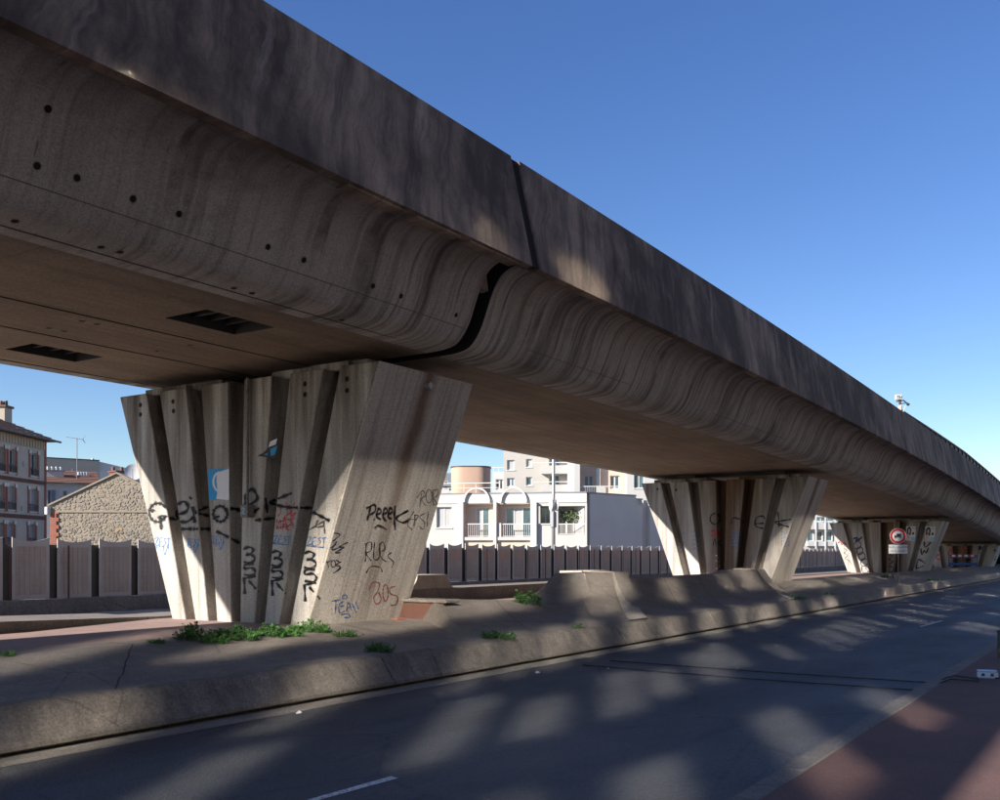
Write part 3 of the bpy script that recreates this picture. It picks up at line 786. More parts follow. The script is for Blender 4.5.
for x0, y0, k in ((215, 425, .82), (382, 432, .9)):
    G(0, 'b', 1.0, zest(lambda p: B([(x0 + q[0] * k, y0 + q[1] * 1.1 * k) for q in p])) + [B([(x0, y0 + 52 * k), (x0 + 100 * k, y0 + 62 * k)])], label='blue sprayed tag reading ZEST')
G(0, 'g', 1.6, [B([(395, 400), (480, 350)]), B([(440, 350), (432, 385), (470, 380)]), B([(470, 360), (476, 420)])])
G(0, 'n', 1.1, [C([(68, 335), (105, 345), (60, 385)]), C([(62, 380), (52, 415), (85, 395)]), C([(90, 380), (62, 425), (110, 410)]), C([(148, 385), (100, 410), (128, 412), (80, 440), (108, 440)]),
    C([(30, 465), (45, 520)]), C([(15, 505), (60, 480)]), C(oval(70, 500, 12, 18)), C([(82, 480), (100, 490), (84, 508), (105, 520), (80, 545)]), C([(112, 490), (92, 500), (108, 525), (70, 550)])], label='dark blue sprayed tag in two lines')
G(0, 'b', 1.1, [C([(60, 700), (110, 690)]), C([(85, 695), (80, 765)]), C([(122, 700), (100, 720), (104, 760), (132, 750)]), C([(104, 728), (128, 722)]), C([(140, 755), (150, 705), (168, 750)]), C([(142, 735), (165, 730)]), C([(170, 712), (192, 760)]), C([(190, 705), (205, 742)]),
    C(oval(131, 676, 13, 10)), C([(110, 772), (150, 766), (160, 785)]), C([(128, 785), (160, 788)]), C([(58, 740), (62, 742)]), C([(60, 768), (64, 770)])], label='blue sprayed tag reading TEIN')
G(0, 'k', 1.6, [C([(250, 270), (270, 190)]), C([(245, 205), (290, 185), (292, 220), (262, 240)]), C([(285, 262), (290, 266)]), C([(296, 240), (325, 225), (312, 205), (300, 245), (325, 265)]), C([(330, 240), (358, 222), (345, 203), (334, 245), (352, 275)]),
    C([(362, 240), (385, 220), (372, 202), (362, 245), (382, 262)]), C([(400, 190), (395, 250), (400, 320)]), C([(470, 215), (405, 255), (440, 280), (475, 262)]), C([(290, 312), (310, 296), (355, 318)])], label='black sprayed tag reading PEEK')
G(0, 'g', .9, [C([(540, 125), (530, 195)]), C([(515, 150), (545, 110), (560, 135), (540, 155), (562, 190)]), C(oval(580, 140, 16, 36)), C([(600, 105), (602, 190)]), C([(600, 110), (628, 105), (622, 140), (604, 148), (622, 180), (600, 185)]),
    C([(500, 220), (465, 285), (490, 318)]), C([(470, 260), (505, 262)]), C([(505, 240), (500, 300)]), C([(500, 240), (525, 245), (505, 270)]), C([(556, 232), (530, 250), (556, 280), (548, 315), (528, 300)]), C([(575, 222), (570, 300)])], label='grey outlined tag near the pier edge')
G(0, 'g', 1.2, [C([(245, 395), (240, 490)]), C([(240, 395), (272, 385), (270, 430), (245, 445), (272, 485)]), C([(290, 385), (285, 470), (312, 470), (316, 390)]), C([(325, 435), (345, 420), (335, 385), (320, 400), (322, 460), (352, 490)]), C([(380, 440), (360, 460), (390, 490), (380, 520)]), C([(245, 550), (270, 515), (320, 520), (330, 545)])], label='faded grey sprayed tag')
G(0, 'p', 1.3, [C([(260, 640), (280, 600), (315, 605), (305, 650), (285, 680), (300, 715), (325, 690), (310, 650)]), C(oval(348, 655, 14, 45)), C([(400, 620), (372, 630), (375, 660), (412, 675), (405, 715), (375, 722)])], label='pale red sprayed tag')
# patch poster and torn bill on pier 1
def poster(k, quad_px, mats_rows, name='poster', off=.0):
    mb = MB(); (x0, y0), (x1, y1), (x2, y2), (x3, y3) = quad_px
    base = PIER[k][0]
    def P(u, v, lift=0):
        px = (x0 * (1 - u) + x1 * u) * (1 - v) + (x3 * (1 - u) + x2 * u) * v; py = (y0 * (1 - u) + y1 * u) * (1 - v) + (y3 * (1 - u) + y2 * u) * v
        return at_x(px, py, base - .006 - off - lift)
    mats = []
    for mi, (m, polys) in enumerate(mats_rows):
        mats.append(m)
        for poly in polys: mb.quad(*[P(u, v, .002 * mi) for u, v in poly], mi=mi)
    return mb.build(name, mats, PIER[k][3], recalc=False)
sw = []
for a, b in zip(oval(.62, .42, .42, .36, 100, 250, 9)[:-1], oval(.62, .42, .42, .36, 100, 250, 9)[1:]):
    sw.append([a, b, (b[0] + .10, b[1]), (a[0] + .10, a[1])])
o = poster(0, [(207.5, 469.5), (229, 468.5), (229, 500), (209, 500)], [(M['bluepaper'], [[(0, 0), (1, 0), (1, 1), (0, 1)]]), (M['paper'], [[(.42, .12), (1, 0), (1, 1), (.36, .97), (.44, .7), (.40, .4)]] + sw)])
o['label'] = 'half blue half white torn poster'
o = poster(0, [(256, 452), (281, 437), (277, 459), (258, 457)], [(M['hair'], [[(.0, .75), (.3, .5), (.5, .2), (.8, .1), (1, .4), (.9, 1), (.5, .95), (.2, .9)]]), (M['paper'], [[(.55, -.15), (.85, -.05), (.82, .25), (.5, .2)]]), (M['bluepaper'], [[(.6, .4), (.9, .35), (.85, .8), (.65, .85)], [(.3, .7), (.5, .62), (.48, .8)]])], 'torn_bill')
# drain pipe and box
pp0 = at_x(247.5, 379, 10.70); pp1 = at_x(247.5, 504, 10.70)
MB().tube([pp0 + Vector((0, 0, .02)), (pp0.x, pp0.y, pp1.z)], .022, 8).build('drain_pipe', M['farwall'], P1)
bx = at_x(247.5, 511, 10.68)
o = MB().box(10.60, 10.745, bx.y - .085, bx.y + .085, bx.z - .10, bx.z + .10).build('junction_box', M['farwall'], P1, bevel=.01)
mb = MB(); zc = [(-.035, .04), (.035, .04), (-.035, -.04), (.035, -.04)]
for a, b in zip(zc[:-1], zc[1:]):
    d = Vector((0, -(b[0] - a[0]), b[1] - a[1])); n_ = Vector((0, -d.z, d.y)).normalized() * .012
    pa = Vector((10.597, bx.y - a[0], bx.z + a[1])); pb = Vector((10.597, bx.y - b[0], bx.z + b[1]))
    mb.quad(pa + n_, pb + n_, pb - n_, pa - n_)
mb.build('printed_letter', M['lightblue'], o, recalc=False)
# anchor holes
hole = None
for k, pts in ((0, ((140.5, 405), (140.5, 414.5), (173, 401.5), (173.5, 411), (305, 384), (305, 394.5), (347, 379), (347, 390.5))), (1, ((657.5, 489), (676, 490))), ):
    for px, py in pts:
        p = at_x(px, py, PIER[k][0])
        if hole is None: hole = MB().tube([(.05, 0, 0), (-.003, 0, 0)], .04, 12).build('anchor_hole', M['dark'], PIER[k][3]); h = hole
        else: h = copy_obj(hole, PIER[k][3])
        h.location = p
q = pier_hit(0, 425.5, 386)[1]
MB().tube([q, q + Vector((0, -.1, 0))], .05, 10).build('drain_spout', M['galv'], P1)
# pier 2
D = lambda pts: tr(640, 450, 4.545, pts)
G(1, 'k', 1.5, [D(oval(341, 313, 22, 24, -60, 320)), D([(415, 335), (425, 308), (468, 322), (462, 332)]), D([(525, 335), (568, 330), (560, 302), (530, 308), (526, 345), (565, 358)]), D([(625, 270), (632, 330), (630, 350)]), D([(686, 315), (605, 328)]), D([(605, 330), (685, 352)])], label='black sprayed word ONEK across the ribs')
G(1, 'r', 1.2, [D([(322, 372), (340, 362), (345, 392), (355, 366), (360, 395), (376, 380)]), D([(325, 388), (374, 372)]), D([(330, 365), (372, 392)])], label='red sprayed scribble')
G(1, 'k', .9, [D([(332, 435), (340, 402), (346, 438)]), D([(352, 405), (352, 436)]), D([(368, 408), (356, 420), (370, 438)])])
G(1, 'w', 1.1, [D([(348, 462), (352, 480), (344, 478)]), D([(356, 490), (346, 505), (360, 508)]), D([(350, 515), (362, 530), (346, 540)]), D([(356, 545), (366, 562)])])
for x0, y0, ww, hh in ((165, 372, 40, 100), (238, 365, 50, 100), (415, 365, 45, 80), (640, 370, 40, 70)):
    st = []
    for j in range(5):
        y = y0 + hh * j / 5; st.append(D([(x0, y + 8), (x0 + ww * .3, y), (x0 + ww * .5, y + 14), (x0 + ww * .75, y + 2), (x0 + ww, y + 12)]))
    G(1, 'b', .55, st)
# pier 3
H3 = lambda pts: tr(820, 500, 8.89, pts)
G(2, 'k', 1.0, [H3(oval(335, 400, 28, 34)), H3(oval(355, 450, 28, 34)), H3(oval(372, 500, 30, 34)), H3(oval(392, 555, 30, 34)), H3([(370, 590), (380, 640), (430, 640), (400, 600)])], label='black bubble tag down one rib')
G(2, 'n', 1.6, [H3([(295, 345), (330, 335), (320, 365), (350, 340), (345, 360), (375, 325)])])
G(2, 'r', 1.2, [H3([(155, 385), (180, 372), (195, 395), (215, 380), (235, 400)])])
G(2, 'g', .8, [H3([(215, 430), (240, 450), (215, 470), (245, 490), (225, 520), (260, 540), (285, 580)])])
G(2, 'k', 1.2, [H3([(600, 320), (618, 330), (602, 345)]), H3([(615, 480), (645, 500), (612, 530), (648, 545), (610, 575)]), H3([(610, 590), (652, 600), (640, 640), (612, 640)])])
I3 = lambda pts: tr(900, 500, 8.89, pts)
G(2, 'k', 1.3, [I3([(215, 370), (225, 420), (275, 375)]), I3([(185, 430), (195, 485), (215, 450), (232, 470), (255, 420)]), I3([(165, 525), (145, 605), (215, 580), (212, 555), (168, 525)])], label='black sprayed angular tag')
def portrait(x0, y0, x1, y1):
    pts = [(M['paper'], [[(0, 0), (1, 0), (1, 1), (0, 1)]]), (M['hair'], [oval(.3, .3, .25, .27, n=10)[:-1], [(.08, .3), (.5, .3), (.52, .6), (.05, .6)]]), (M['skinprint'], [oval(.3, .34, .11, .17, n=8)[:-1], [(.0, .98), (.05, .62), (.25, .5), (.42, .62), (.45, .98)]]),
           (M['lightblue'], [[(.55, .72), (.98, .72), (.98, .98), (.55, .98)], [(.6, .1), (.95, .1), (.95, .18), (.6, .18)]]), (M['hair'], [oval(.75, .5, .12, .1, n=8)[:-1]])]
    o = poster(2, [(x0, y0), (x1, y0 + .3), (x1 - .8, y1 + .3), (x0 - .8, y1)], pts)
    return o
portrait(906.5, 526, 915.8, 540.5)['label'] = 'portrait poster on the rib beside the round sign'
portrait(925.5, 526.3, 935.5, 541)['label'] = 'portrait poster on the outer rib'
# pier 4
G(3, 'r', 1.3, [I3(oval(350, 485, 34, 45)), I3([(325, 490), (380, 480)]), I3(oval(465, 475, 34, 36)), I3([(612, 440), (575, 425), (560, 460), (590, 490), (612, 470)])], label='red round sprayed tags')
G(3, 'k', 1.5, [I3([(705, 450), (708, 405), (728, 435), (745, 408), (748, 450)]), I3([(690, 470), (762, 466)]), I3([(840, 440), (850, 500), (835, 530), (880, 520)]), I3([(845, 560), (842, 620)])])
# ------------------------------------------------------------------ noise barrier of curved panels
fence = thing('noise_barrier', 'long row of grey scalloped screen panels on a low dark wall, beyond the flyover', 'fence')
FYY = 24.0
MB().box(-14, 150, FYY - .14, FYY + .25, -.02, .40).build('base_wall', M['farwall'], fence, bevel=.015)
PW, PP = 1.0, 1.24
def bow(u): return -.045 * (2 * u - 1) ** 2
def ptopz(u): return 1.50 + .10 * abs(2 * u - 1) ** 2.2
def panel_meshes():
    fr = MB(); N_ = 10; b = .085
    def strip(u0, u1, zf0, zf1, n):
        for k in range(n):
            ua = u0 + (u1 - u0) * k / n; ub = u0 + (u1 - u0) * (k + 1) / n
            P = lambda u, z, o: (u * PW, bow(u) + o * .5, z)
            a, c = (ua, ub); 
            fr.quad(P(a, zf0(a), -.02), P(c, zf0(c), -.02), P(c, zf1(c), -.02), P(a, zf1(a), -.02))
            fr.quad(P(a, zf0(a), .03), P(a, zf1(a), .03), P(c, zf1(c), .03), P(c, zf0(c), .03))
            fr.quad(P(a, zf1(a), -.02), P(c, zf1(c), -.02), P(c, zf1(c), .03), P(a, zf1(a), .03))
            fr.quad(P(a, zf0(a), -.02), P(a, zf0(a), .03), P(c, zf0(c), .03), P(c, zf0(c), -.02))
    strip(0, 1, lambda u: 0, lambda u: .11, N_)
    strip(0, 1, lambda u: 1.36, ptopz, N_)
    strip(0, b, lambda u: .11, lambda u: 1.36, 2); strip(1 - b, 1, lambda u: .11, lambda u: 1.36, 2)
    for u in (0, 1):
        fr.quad((u * PW, bow(u) - .01, 0), (u * PW, bow(u) + .015, 0), (u * PW, bow(u) + .015, ptopz(u)), (u * PW, bow(u) - .01, ptopz(u)))
    sh = MB()
    for k in range(8):
        ua = b + (1 - 2 * b) * k / 8; ub = b + (1 - 2 * b) * (k + 1) / 8
        sh.quad((ua * PW, bow(ua) + .012, .11), (ub * PW, bow(ub) + .012, .11), (ub * PW, bow(ub) + .012, 1.36), (ua * PW, bow(ua) + .012, 1.36))
    wr = MB()
    for k in range(1, 6):
        u = b + (1 - 2 * b) * k / 6; wr.box(u * PW - .006, u * PW + .006, bow(u) - .012, bow(u) + .006, .11, 1.36)
    for j in range(1, 8):
        z = .11 + 1.25 * j / 8
        for k in range(4):
            ua = b + (1 - 2 * b) * k / 4; ub = b + (1 - 2 * b) * (k + 1) / 4
            wr.quad((ua * PW, bow(ua) - .014, z - .006), (ub * PW, bow(ub) - .014, z - .006), (ub * PW, bow(ub) - .014, z + .006), (ua * PW, bow(ua) - .014, z + .006))
    return fr, sh, wr
pn = None
for i in range(78):
    x = 9.0 + i * PP * (1.0 if i < 12 else 1.0)
    if pn is None:
        fr, sh, wr = panel_meshes()
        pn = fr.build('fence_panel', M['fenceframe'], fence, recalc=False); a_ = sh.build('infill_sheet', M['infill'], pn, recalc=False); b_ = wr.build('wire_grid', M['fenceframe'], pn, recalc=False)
        po = MB().box(-.15, .34, .06, .13, 0, 1.42).build('post', M['darkmetal'], fence)
        pr = MB().box(-.022, .022, -.10, -.085, -.02, 1.40).build('brown_stay', M['rustpost'], fence)
        p, q = pn, po
    else:
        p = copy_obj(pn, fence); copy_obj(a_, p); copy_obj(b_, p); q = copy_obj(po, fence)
    h = .40 + random.uniform(-.015, .015)
    p.location = (x, FYY + .05, h); p.rotation_euler.z = random.uniform(-.03, .03)
    q.location = (x + PW + .12, FYY + .02, .40)
    if i % 2 == 1:
        r_ = pr if i == 1 else copy_obj(pr, fence)
        r_.location = (x + (.25 if i % 4 == 1 else PW + .12), FYY - .02, .40)

# ------------------------------------------------------------------ building helpers
class Face:
    """local frame of a facade: u along it, z up, d into the building"""
    def __init__(s, origin, udir, flip=False):
        s.o = Vector((origin[0], origin[1], 0)); s.u = Vector((udir[0], udir[1], 0)).normalized()
        n = Vector((s.u.y, -s.u.x, 0))
        if (EYE - s.o).dot(n) < 0: n = -n
        s.n = n; d = -n
        s.M = Matrix(((s.u.x, d.x, 0, s.o.x), (s.u.y, d.y, 0, s.o.y), (0, 0, 1, 0), (0, 0, 0, 1)))
    def uz(s, px, py):
        r = ray(px, py); t = (s.o - EYE).dot(s.n) / r.dot(s.n); p = EYE + r * t
        return (p - s.o).dot(s.u), p.z
    def box(s, mb, u0, u1, d0, d1, z0, z1, mi=0): return mb.box(min(u0, u1), max(u0, u1), d0, d1, z0, z1, s.M, mi)
    def rect(s, x0, y0, x1, y1):
        a = s.uz(x0, (y0 + y1) / 2)[0]; b = s.uz(x1, (y0 + y1) / 2)[0]
        z1 = s.uz((x0 + x1) / 2, y0)[1]; z0 = s.uz((x0 + x1) / 2, y1)[1]
        return (min(a, b), max(a, b), z0, z1)
def wall_open(fc, u0, u1, z0, z1, ops, th=.3, d0=0):
    us = sorted(set([u0, u1] + [v for o in ops for v in o[:2] if u0 < v < u1])); zs = sorted(set([z0, z1] + [v for o in ops for v in o[2:4] if z0 < v < z1]))
    mb = MB()
    def solid(i, j):
        cu, cz = (us[i] + us[i + 1]) / 2, (zs[j] + zs[j + 1]) / 2
        return not any(o[0] < cu < o[1] and o[2] < cz < o[3] for o in ops)
    nu, nz = len(us) - 1, len(zs) - 1
    P = lambda u, d, z: tuple(fc.M @ Vector((u, d, z)))
    for i in range(nu):
        for j in range(nz):
            if not solid(i, j): continue
            a, b, c, d = us[i], us[i + 1], zs[j], zs[j + 1]
            mb.quad(P(a, d0, c), P(b, d0, c), P(b, d0, d), P(a, d0, d)); mb.quad(P(a, d0 + th, c), P(a, d0 + th, d), P(b, d0 + th, d), P(b, d0 + th, c))
            if i == 0 or not solid(i - 1, j): mb.quad(P(a, d0, c), P(a, d0, d), P(a, d0 + th, d), P(a, d0 + th, c))
            if i == nu - 1 or not solid(i + 1, j): mb.quad(P(b, d0, c), P(b, d0 + th, c), P(b, d0 + th, d), P(b, d0, d))
            if j == 0 or not solid(i, j - 1): mb.quad(P(a, d0, c), P(a, d0 + th, c), P(b, d0 + th, c), P(b, d0, c))
            if j == nz - 1 or not solid(i, j + 1): mb.quad(P(a, d0, d), P(b, d0, d), P(b, d0 + th, d), P(a, d0 + th, d))
    return mb
def window(fc, parent, r, d=.15, panes=2, gl='glass', curtain=0, sill=True, fw=.06):
    u0, u1, z0, z1 = r; mb = MB()
    fc.box(mb, u0, u0 + fw, d, d + .07, z0, z1); fc.box(mb, u1 - fw, u1, d, d + .07, z0, z1)
    fc.box(mb, u0 + fw, u1 - fw, d, d + .07, z0, z0 + fw); fc.box(mb, u0 + fw, u1 - fw, d, d + .07, z1 - fw, z1)
    for k in range(1, panes):
        u = u0 + (u1 - u0) * k / panes; fc.box(mb, u - fw * .6, u + fw * .6, d + .003, d + .067, z0 + fw, z1 - fw)
    wf = mb.build('window', M['winframe'], parent)
    for k in range(panes):
        a = u0 + (u1 - u0) * k / panes + fw * .6; b = u0 + (u1 - u0) * (k + 1) / panes - fw * .6
        m2 = MB(); fc.box(m2, a, b, d + .03, d + .04, z0 + fw * .9, z1 - fw * .9)
        m2.build('pane', M['curtain'] if (curtain >> k) & 1 else M[gl], wf)
    if sill:
        m3 = MB(); fc.box(m3, u0 - .08, u1 + .08, -.06, d, z0 - .09, z0 - .005); m3.build('sill', M['white2'], wf)
    return wf
def railing(fc, parent, u0, u1, z0, z1, d=-.03, mat='white2', n=None):
    mb = MB(); fc.box(mb, u0, u1, d - .03, d + .03, z1 - .07, z1); rl = mb.build('railing', M[mat], parent)
    n = n or max(3, int((u1 - u0) / .14)); ba = None
    mb = MB(); fc.box(mb, u0, u1, d - .015, d + .015, z0, z0 + .04); mb.build('bottom_rail', M[mat], rl)
    mb = MB()
    for k in range(n + 1):
        u = u0 + (u1 - u0) * k / n; fc.box(mb, u - .012, u + .012, d - .012, d + .012, z0 + .04, z1 - .07)
    o = mb.build('balusters', M[mat], rl); o['kind'] = 'stuff'
    return rl
def bx(fc, name, mat, parent, u0, u1, d0, d1, z0, z1, bevel=0):
    mb = MB(); fc.box(mb, u0, u1, d0, d1, z0, z1); return mb.build(name, M[mat], parent, bevel=bevel)

# ------------------------------------------------------------------ white apartment building in the middle
wb = thing('apartment_building', 'low white apartment building with two white arches over peach balconies', 'building')
CORN = at_depth(587, 530, 70); CORN.z = 0
ff = Face(CORN, (-.387, .922))
R = ff.rect
zr = ff.uz(520, 494)[1]; zb0 = 0
w1 = R(436.5, 507, 451.5, 527.5)
bay1 = R(464, 504, 494, 538); bay2 = R(497, 504, 531, 538); bay3 = R(538, 506, 550, 523.5); bay4 = R(558, 506, 585, 534.5)
umax = ff.uz(360, 520)[0]
# recess backs sit 1.3 m in
wall_open(ff, 0, umax, 0, zr, [w1, bay1, bay2, bay3, bay4]).build('front_wall', M['white'], wb)
bx(ff, 'parapet_band', 'white2', wb, .02, umax, -.05, -.003, ff.uz(500, 503)[1], zr + .02)
bx(ff, 'roof_slab', 'zinc', wb, .02, umax, -.08, 9, zr + .025, zr + .12)
window(ff, wb, w1, curtain=3)
for bay, wins in ((bay1, [R(474.5, 507, 488, 523.5)]), (bay2, [R(504.5, 507, 530, 523.5)])):
    back = wall_open(ff, bay[0] - .02, bay[1] + .02, bay[2] - .1, bay[3] + .2, [(wins[0][0], wins[0][1], bay[2], wins[0][3])], th=.15, d0=.5); back.build('balcony_back_wall', M['peach'], wb)
    window(ff, wb, (wins[0][0], wins[0][1], bay[2], wins[0][3]), d=.56, panes=2 if bay is bay1 else 3, sill=False, curtain=2)
    mb = MB(); ff.box(mb, bay[0] - .02, bay[0], .3, .5, bay[2], bay[3] + .1); ff.box(mb, bay[1], bay[1] + .02, .3, .5, bay[2], bay[3] + .1); ff.box(mb, bay[0], bay[1], .3, .5, bay[3] + .0, bay[3] + .15); ff.box(mb, bay[0], bay[1], .3, .5, bay[2] - .15, bay[2]); mb.build('balcony_lining', M['peach'], wb)
zt_ = ff.uz(490, 523.5)[1]
r1 = R(464.3, 523.5, 488.5, 536.5); railing(ff, wb, r1[0], r1[1], r1[2], r1[3])
r2 = R(501.5, 523.5, 530.8, 536.5); railing(ff, wb, r2[0], r2[1], r2[2], r2[3])
r3 = R(488.5, 523, 501.5, 538); bx(ff, 'balcony_panel', 'white', wb, r3[0], r3[1], -.14, -.05, r3[2], r3[3])
r4 = R(462, 537, 531, 540.3); bx(ff, 'floor_band', 'white', wb, r4[0], r4[1], -.22, -.06, r4[2], r4[3])
r5 = R(464.5, 540.5, 531, 556); bx(ff, 'ground_floor_wall', 'peach', wb, r5[0], r5[1], -.02, -.004, .2, r5[3])
for x0, x1 in ((459.5, 464), (494, 497), (531, 537)):
    q = R(x0, 502, x1, 548); bx(ff, 'pilaster', 'white2', wb, q[0], q[1], -.30, -.01, 0, q[3])
for x0, x1 in ((463.8, 490.5), (500.5, 527.5)):
    q = R(x0, 488, x1, 502); cu = (q[0] + q[1]) / 2; ro = (q[1] - q[0]) / 2; mb = MB(); rings = []
    H_ = ff.uz(480, 487.3)[1] - q[2]
    for k in range(17):
        t = math.pi * k / 16; c_, s2 = math.cos(t), math.sin(t)
        ring = []
        for rr, dd in ((1, -.24), (.89, -.24), (.89, -.07), (1, -.07)):
            ring.append(tuple(ff.M @ Vector((cu + ro * rr * c_, dd, q[2] + H_ * rr * s2))))
        rings.append(ring)
    mb.loft(rings).build('arch', M['white2'], wb)
bx(ff, 'recess_back', 'zinc', wb, bay3[0] - .02, bay3[1] + .02, 1.3, 1.4, bay3[2], bay3[3] + .1)
window(ff, wb, (bay3[0] + .05, bay3[1] - .05, bay3[2], bay3[3] - .05), d=.9, panes=2, gl='glassdark', sill=True)
bx(ff, 'recess_back', 'darkmetal', wb, bay4[0] - .02, bay4[1] + .02, 1.9, 2.0, bay4[2], bay4[3] + .1)
window(ff, wb, (bay4[0] + .3, bay4[1] - .2, bay4[2], bay4[3] - .1), d=1.7, panes=2, gl='glassdark', sill=False)
mb = MB(); ff.box(mb, bay4[0], bay4[1], .3, 1.9, bay4[2] - .1, bay4[2]); mb.build('balcony_floor', M['white2'], wb)
rr_ = R(558.5, 523.5, 584.8, 534); railing(ff, wb, rr_[0], rr_[1], rr_[2], rr_[3], d=.06, n=22)
# side wall, in steps away to the right
sdir = Vector((.967, -.253))
sf = Face(CORN, sdir)
segs = [(0, 5.4, 0, zr), (5.4, 6.2, .05, zr - .25), (6.2, 7.2, .5, zr - .35), (7.2, 8.3, .12, zr - .5), (8.3, 16, .3, zr - .8)]
for u0, u1, d, z in segs:
    bx(sf, 'side_wall', 'white2', wb, u0 + .004, u1 - .004, d + .3 * (u0 == 0), d + 3, 0, z)
    bx(sf, 'coping', 'zinc', wb, u0, u1, d - .05, d + 3, z + .01, z + .1)
bx(sf, 'side_wall', 'white2', wb, .35, 5.39, .0, .29, 0, zr - .003)
for u in (5.8, 7.6, 9.0, 10.6):
    bx(sf, 'gargoyle', 'white', wb, u, u + .45, -.35, .4, zr - (.55 if u < 7 else .85 if u < 9 else 1.1), zr - (.3 if u < 7 else .55 if u < 9 else .82))
# shrub in the balcony recess
sh = thing('balcony_shrub', 'pale leafy shrub filling the balcony beside the lamp post', 'plant')
mb = MB(); rnd = random.Random(3)
for i in range(900):
    u = rnd.uniform(bay4[0] + .1, bay4[1] - .1); zz = rnd.uniform(bay4[2] + .9, bay4[3] - .15 - .25 * abs(math.sin(u * 3))); dd = rnd.uniform(.3, 1.1)
    c_ = ff.M @ Vector((u, dd, zz)); a = Vector((rnd.uniform(-1, 1), rnd.uniform(-1, 1), rnd.uniform(-.3, 1))).normalized(); b = a.cross(Vector((rnd.uniform(-1, 1), rnd.uniform(-1, 1), rnd.uniform(-1, 1)))).normalized()
    l = rnd.uniform(.12, .22); mb.quad(c_, c_ + a * l * .5 + b * l * .22, c_ + a * l, c_ + a * l * .5 - b * l * .22)
o = mb.build('foliage', M['bush'], sh, recalc=False); o['kind'] = 'stuff'
mb = MB()
for i in range(6):
    p = ff.M @ Vector((bay4[0] + .3 + i * .26, .7, bay4[2])); mb.tube([p, p + Vector((.05, .03, 1.3))], .02, 5)
mb.build('stems', M['rustpost'], sh)

# ------------------------------------------------------------------ buildings behind it
tb = thing('apartment_building', 'tall cream apartment block with small square windows, behind the white building', 'building')
tf = Face(at_depth(503.5, 530, 100), (.45, -.89)); T = tf.rect
tw = [T(507, 460, 514.5, 470), T(526, 459, 532, 467), T(507, 478, 514.5, 486.5), T(526, 477, 532, 485.5), T(549, 474.5, 560, 486), T(549, 455, 560, 467)]
u1 = tf.uz(573, 480)[0]
wall_open(tf, 0, u1, 0, 19, tw).build('front_wall', M['cream'], tb)
bx(tf, 'body', 'cream', tb, 0, u1, .32, 12, 0, 18.9)
for i, r in enumerate(tw): window(tf, tb, r, panes=2 if i in (2, 4, 5) else 1, curtain=1 if i in (0, 1) else 0, fw=.12)
for y0, y1 in ((466.5, 474.5), (485.5, 492.5), (447, 455)):
    q = T(542, y0, 568, y1); bx(tf, 'balcony', 'white', tb, q[0], q[1], -1.2, -.01, q[2], q[3])
    bx(tf, 'balcony_rail', 'white2', tb, q[0] - .8, q[1], -1.22, -1.16, q[3] + .25, q[3] + .33)
q = T(568, 440, 574.5, 500); bx(tf, 'stair_tower', 'white2', tb, q[0], q[1], -1.6, -.01, 0, 19)
q = T(491.5, 471, 503.5, 500)
lb = thing('apartment_wing', 'low white wing with one dark window between the apricot drum and the tall block', 'building')
lw = T(494.5, 478.5, 502, 489)
wall_open(tf, q[0], q[1] - .02, 0, q[3], [lw], d0=1.0).build('front_wall', M['white'], lb); bx(tf, 'body', 'white', lb, q[0], q[1] - .02, 1.32, 9, 0, q[3] - .05)
ww = window(tf, lb, lw, d=1.15, panes=2, gl='glassdark', fw=.1, sill=False)
mb = MB(); tf.box(mb, q[0] - .5, q[1] - .05, 1.1, 1.14, q[3] + .45, q[3] + .5)
for k in range(5): tf.box(mb, q[0] - .5 + k * .55, q[0] - .46 + k * .55, 1.1, 1.14, q[3], q[3] + .45)
mb.build('roof_railing', M['white2'], lb)
# apricot drum
dm = thing('rooftop_drum', 'windowless apricot rounded tower behind the arched white facade', 'building')
df = Face(at_depth(450, 530, 88), (1, 0)); 
c0 = at_depth(450.5, 530, 88); c1 = at_depth(490.5, 530, 88); uu = (c1 - c0); W_ = uu.length; uu.normalize(); dd_ = Vector((uu.y, -uu.x, 0));
if dd_.dot(c0 - EYE) < 0: dd_ = -dd_
zt2 = at_depth(470, 467, 88).z; pl = []
def rounded(rad, W, Dp):
    P = []
    for cx, cyy, a0 in ((W - rad, rad, -90), (W - rad, Dp - rad, 0), (rad, Dp - rad, 90), (rad, rad, 180)):
        for k in range(7):
            a = math.radians(a0 + 15 * k); P.append((cx + rad * math.cos(a), cyy + rad * math.sin(a)))
    return P
def drum_ring(ins, z): return [tuple((c0 + uu * (x + (ins if x < W_ / 2 else -ins)) + dd_ * y).xy) + (z,) for x, y in rounded(1.15, W_, 3.2)]
sharp(MB().loft([drum_ring(0, 0), drum_ring(0, zt2)]).build('drum_wall', M['drum'], dm), 40)
sharp(MB().loft([drum_ring(-.05, zt2 + .004), drum_ring(-.05, zt2 + .12)]).build('rim', M['rustpost'], dm), 40)
gb = thing('grey_roof_house', 'small blue grey roofed house with a dormer, left of the apricot drum', 'building')
gf = Face(at_depth(435, 530, 95), (.55, -.835)); gr = gf.rect(420, 474, 449, 495)
gw = gf.rect(444, 481, 448, 489)
wall_open(gf, gr[0], gr[1], 0, gr[3] - 1.2, [gw]).build('wall', M['white2'], gb); window(gf, gb, gw, panes=1, gl='glassdark', sill=False)
mb = MB(); P = lambda u, d, z: gf.M @ Vector((u, d, z))
mb.loft([[P(gr[0] - .2, -.2, gr[3] - 1.2), P(gr[0] - .2, 2.5, gr[3] + .3), P(gr[0] - .2, 6, gr[3] - 1.2)], [P(gr[1] + .2, -.2, gr[3] - 1.2), P(gr[1] + .2, 2.5, gr[3] + .3), P(gr[1] + .2, 6, gr[3] - 1.2)]]).build('roof', M['zinc'], gb)
rl = MB(); fz = zr + .12
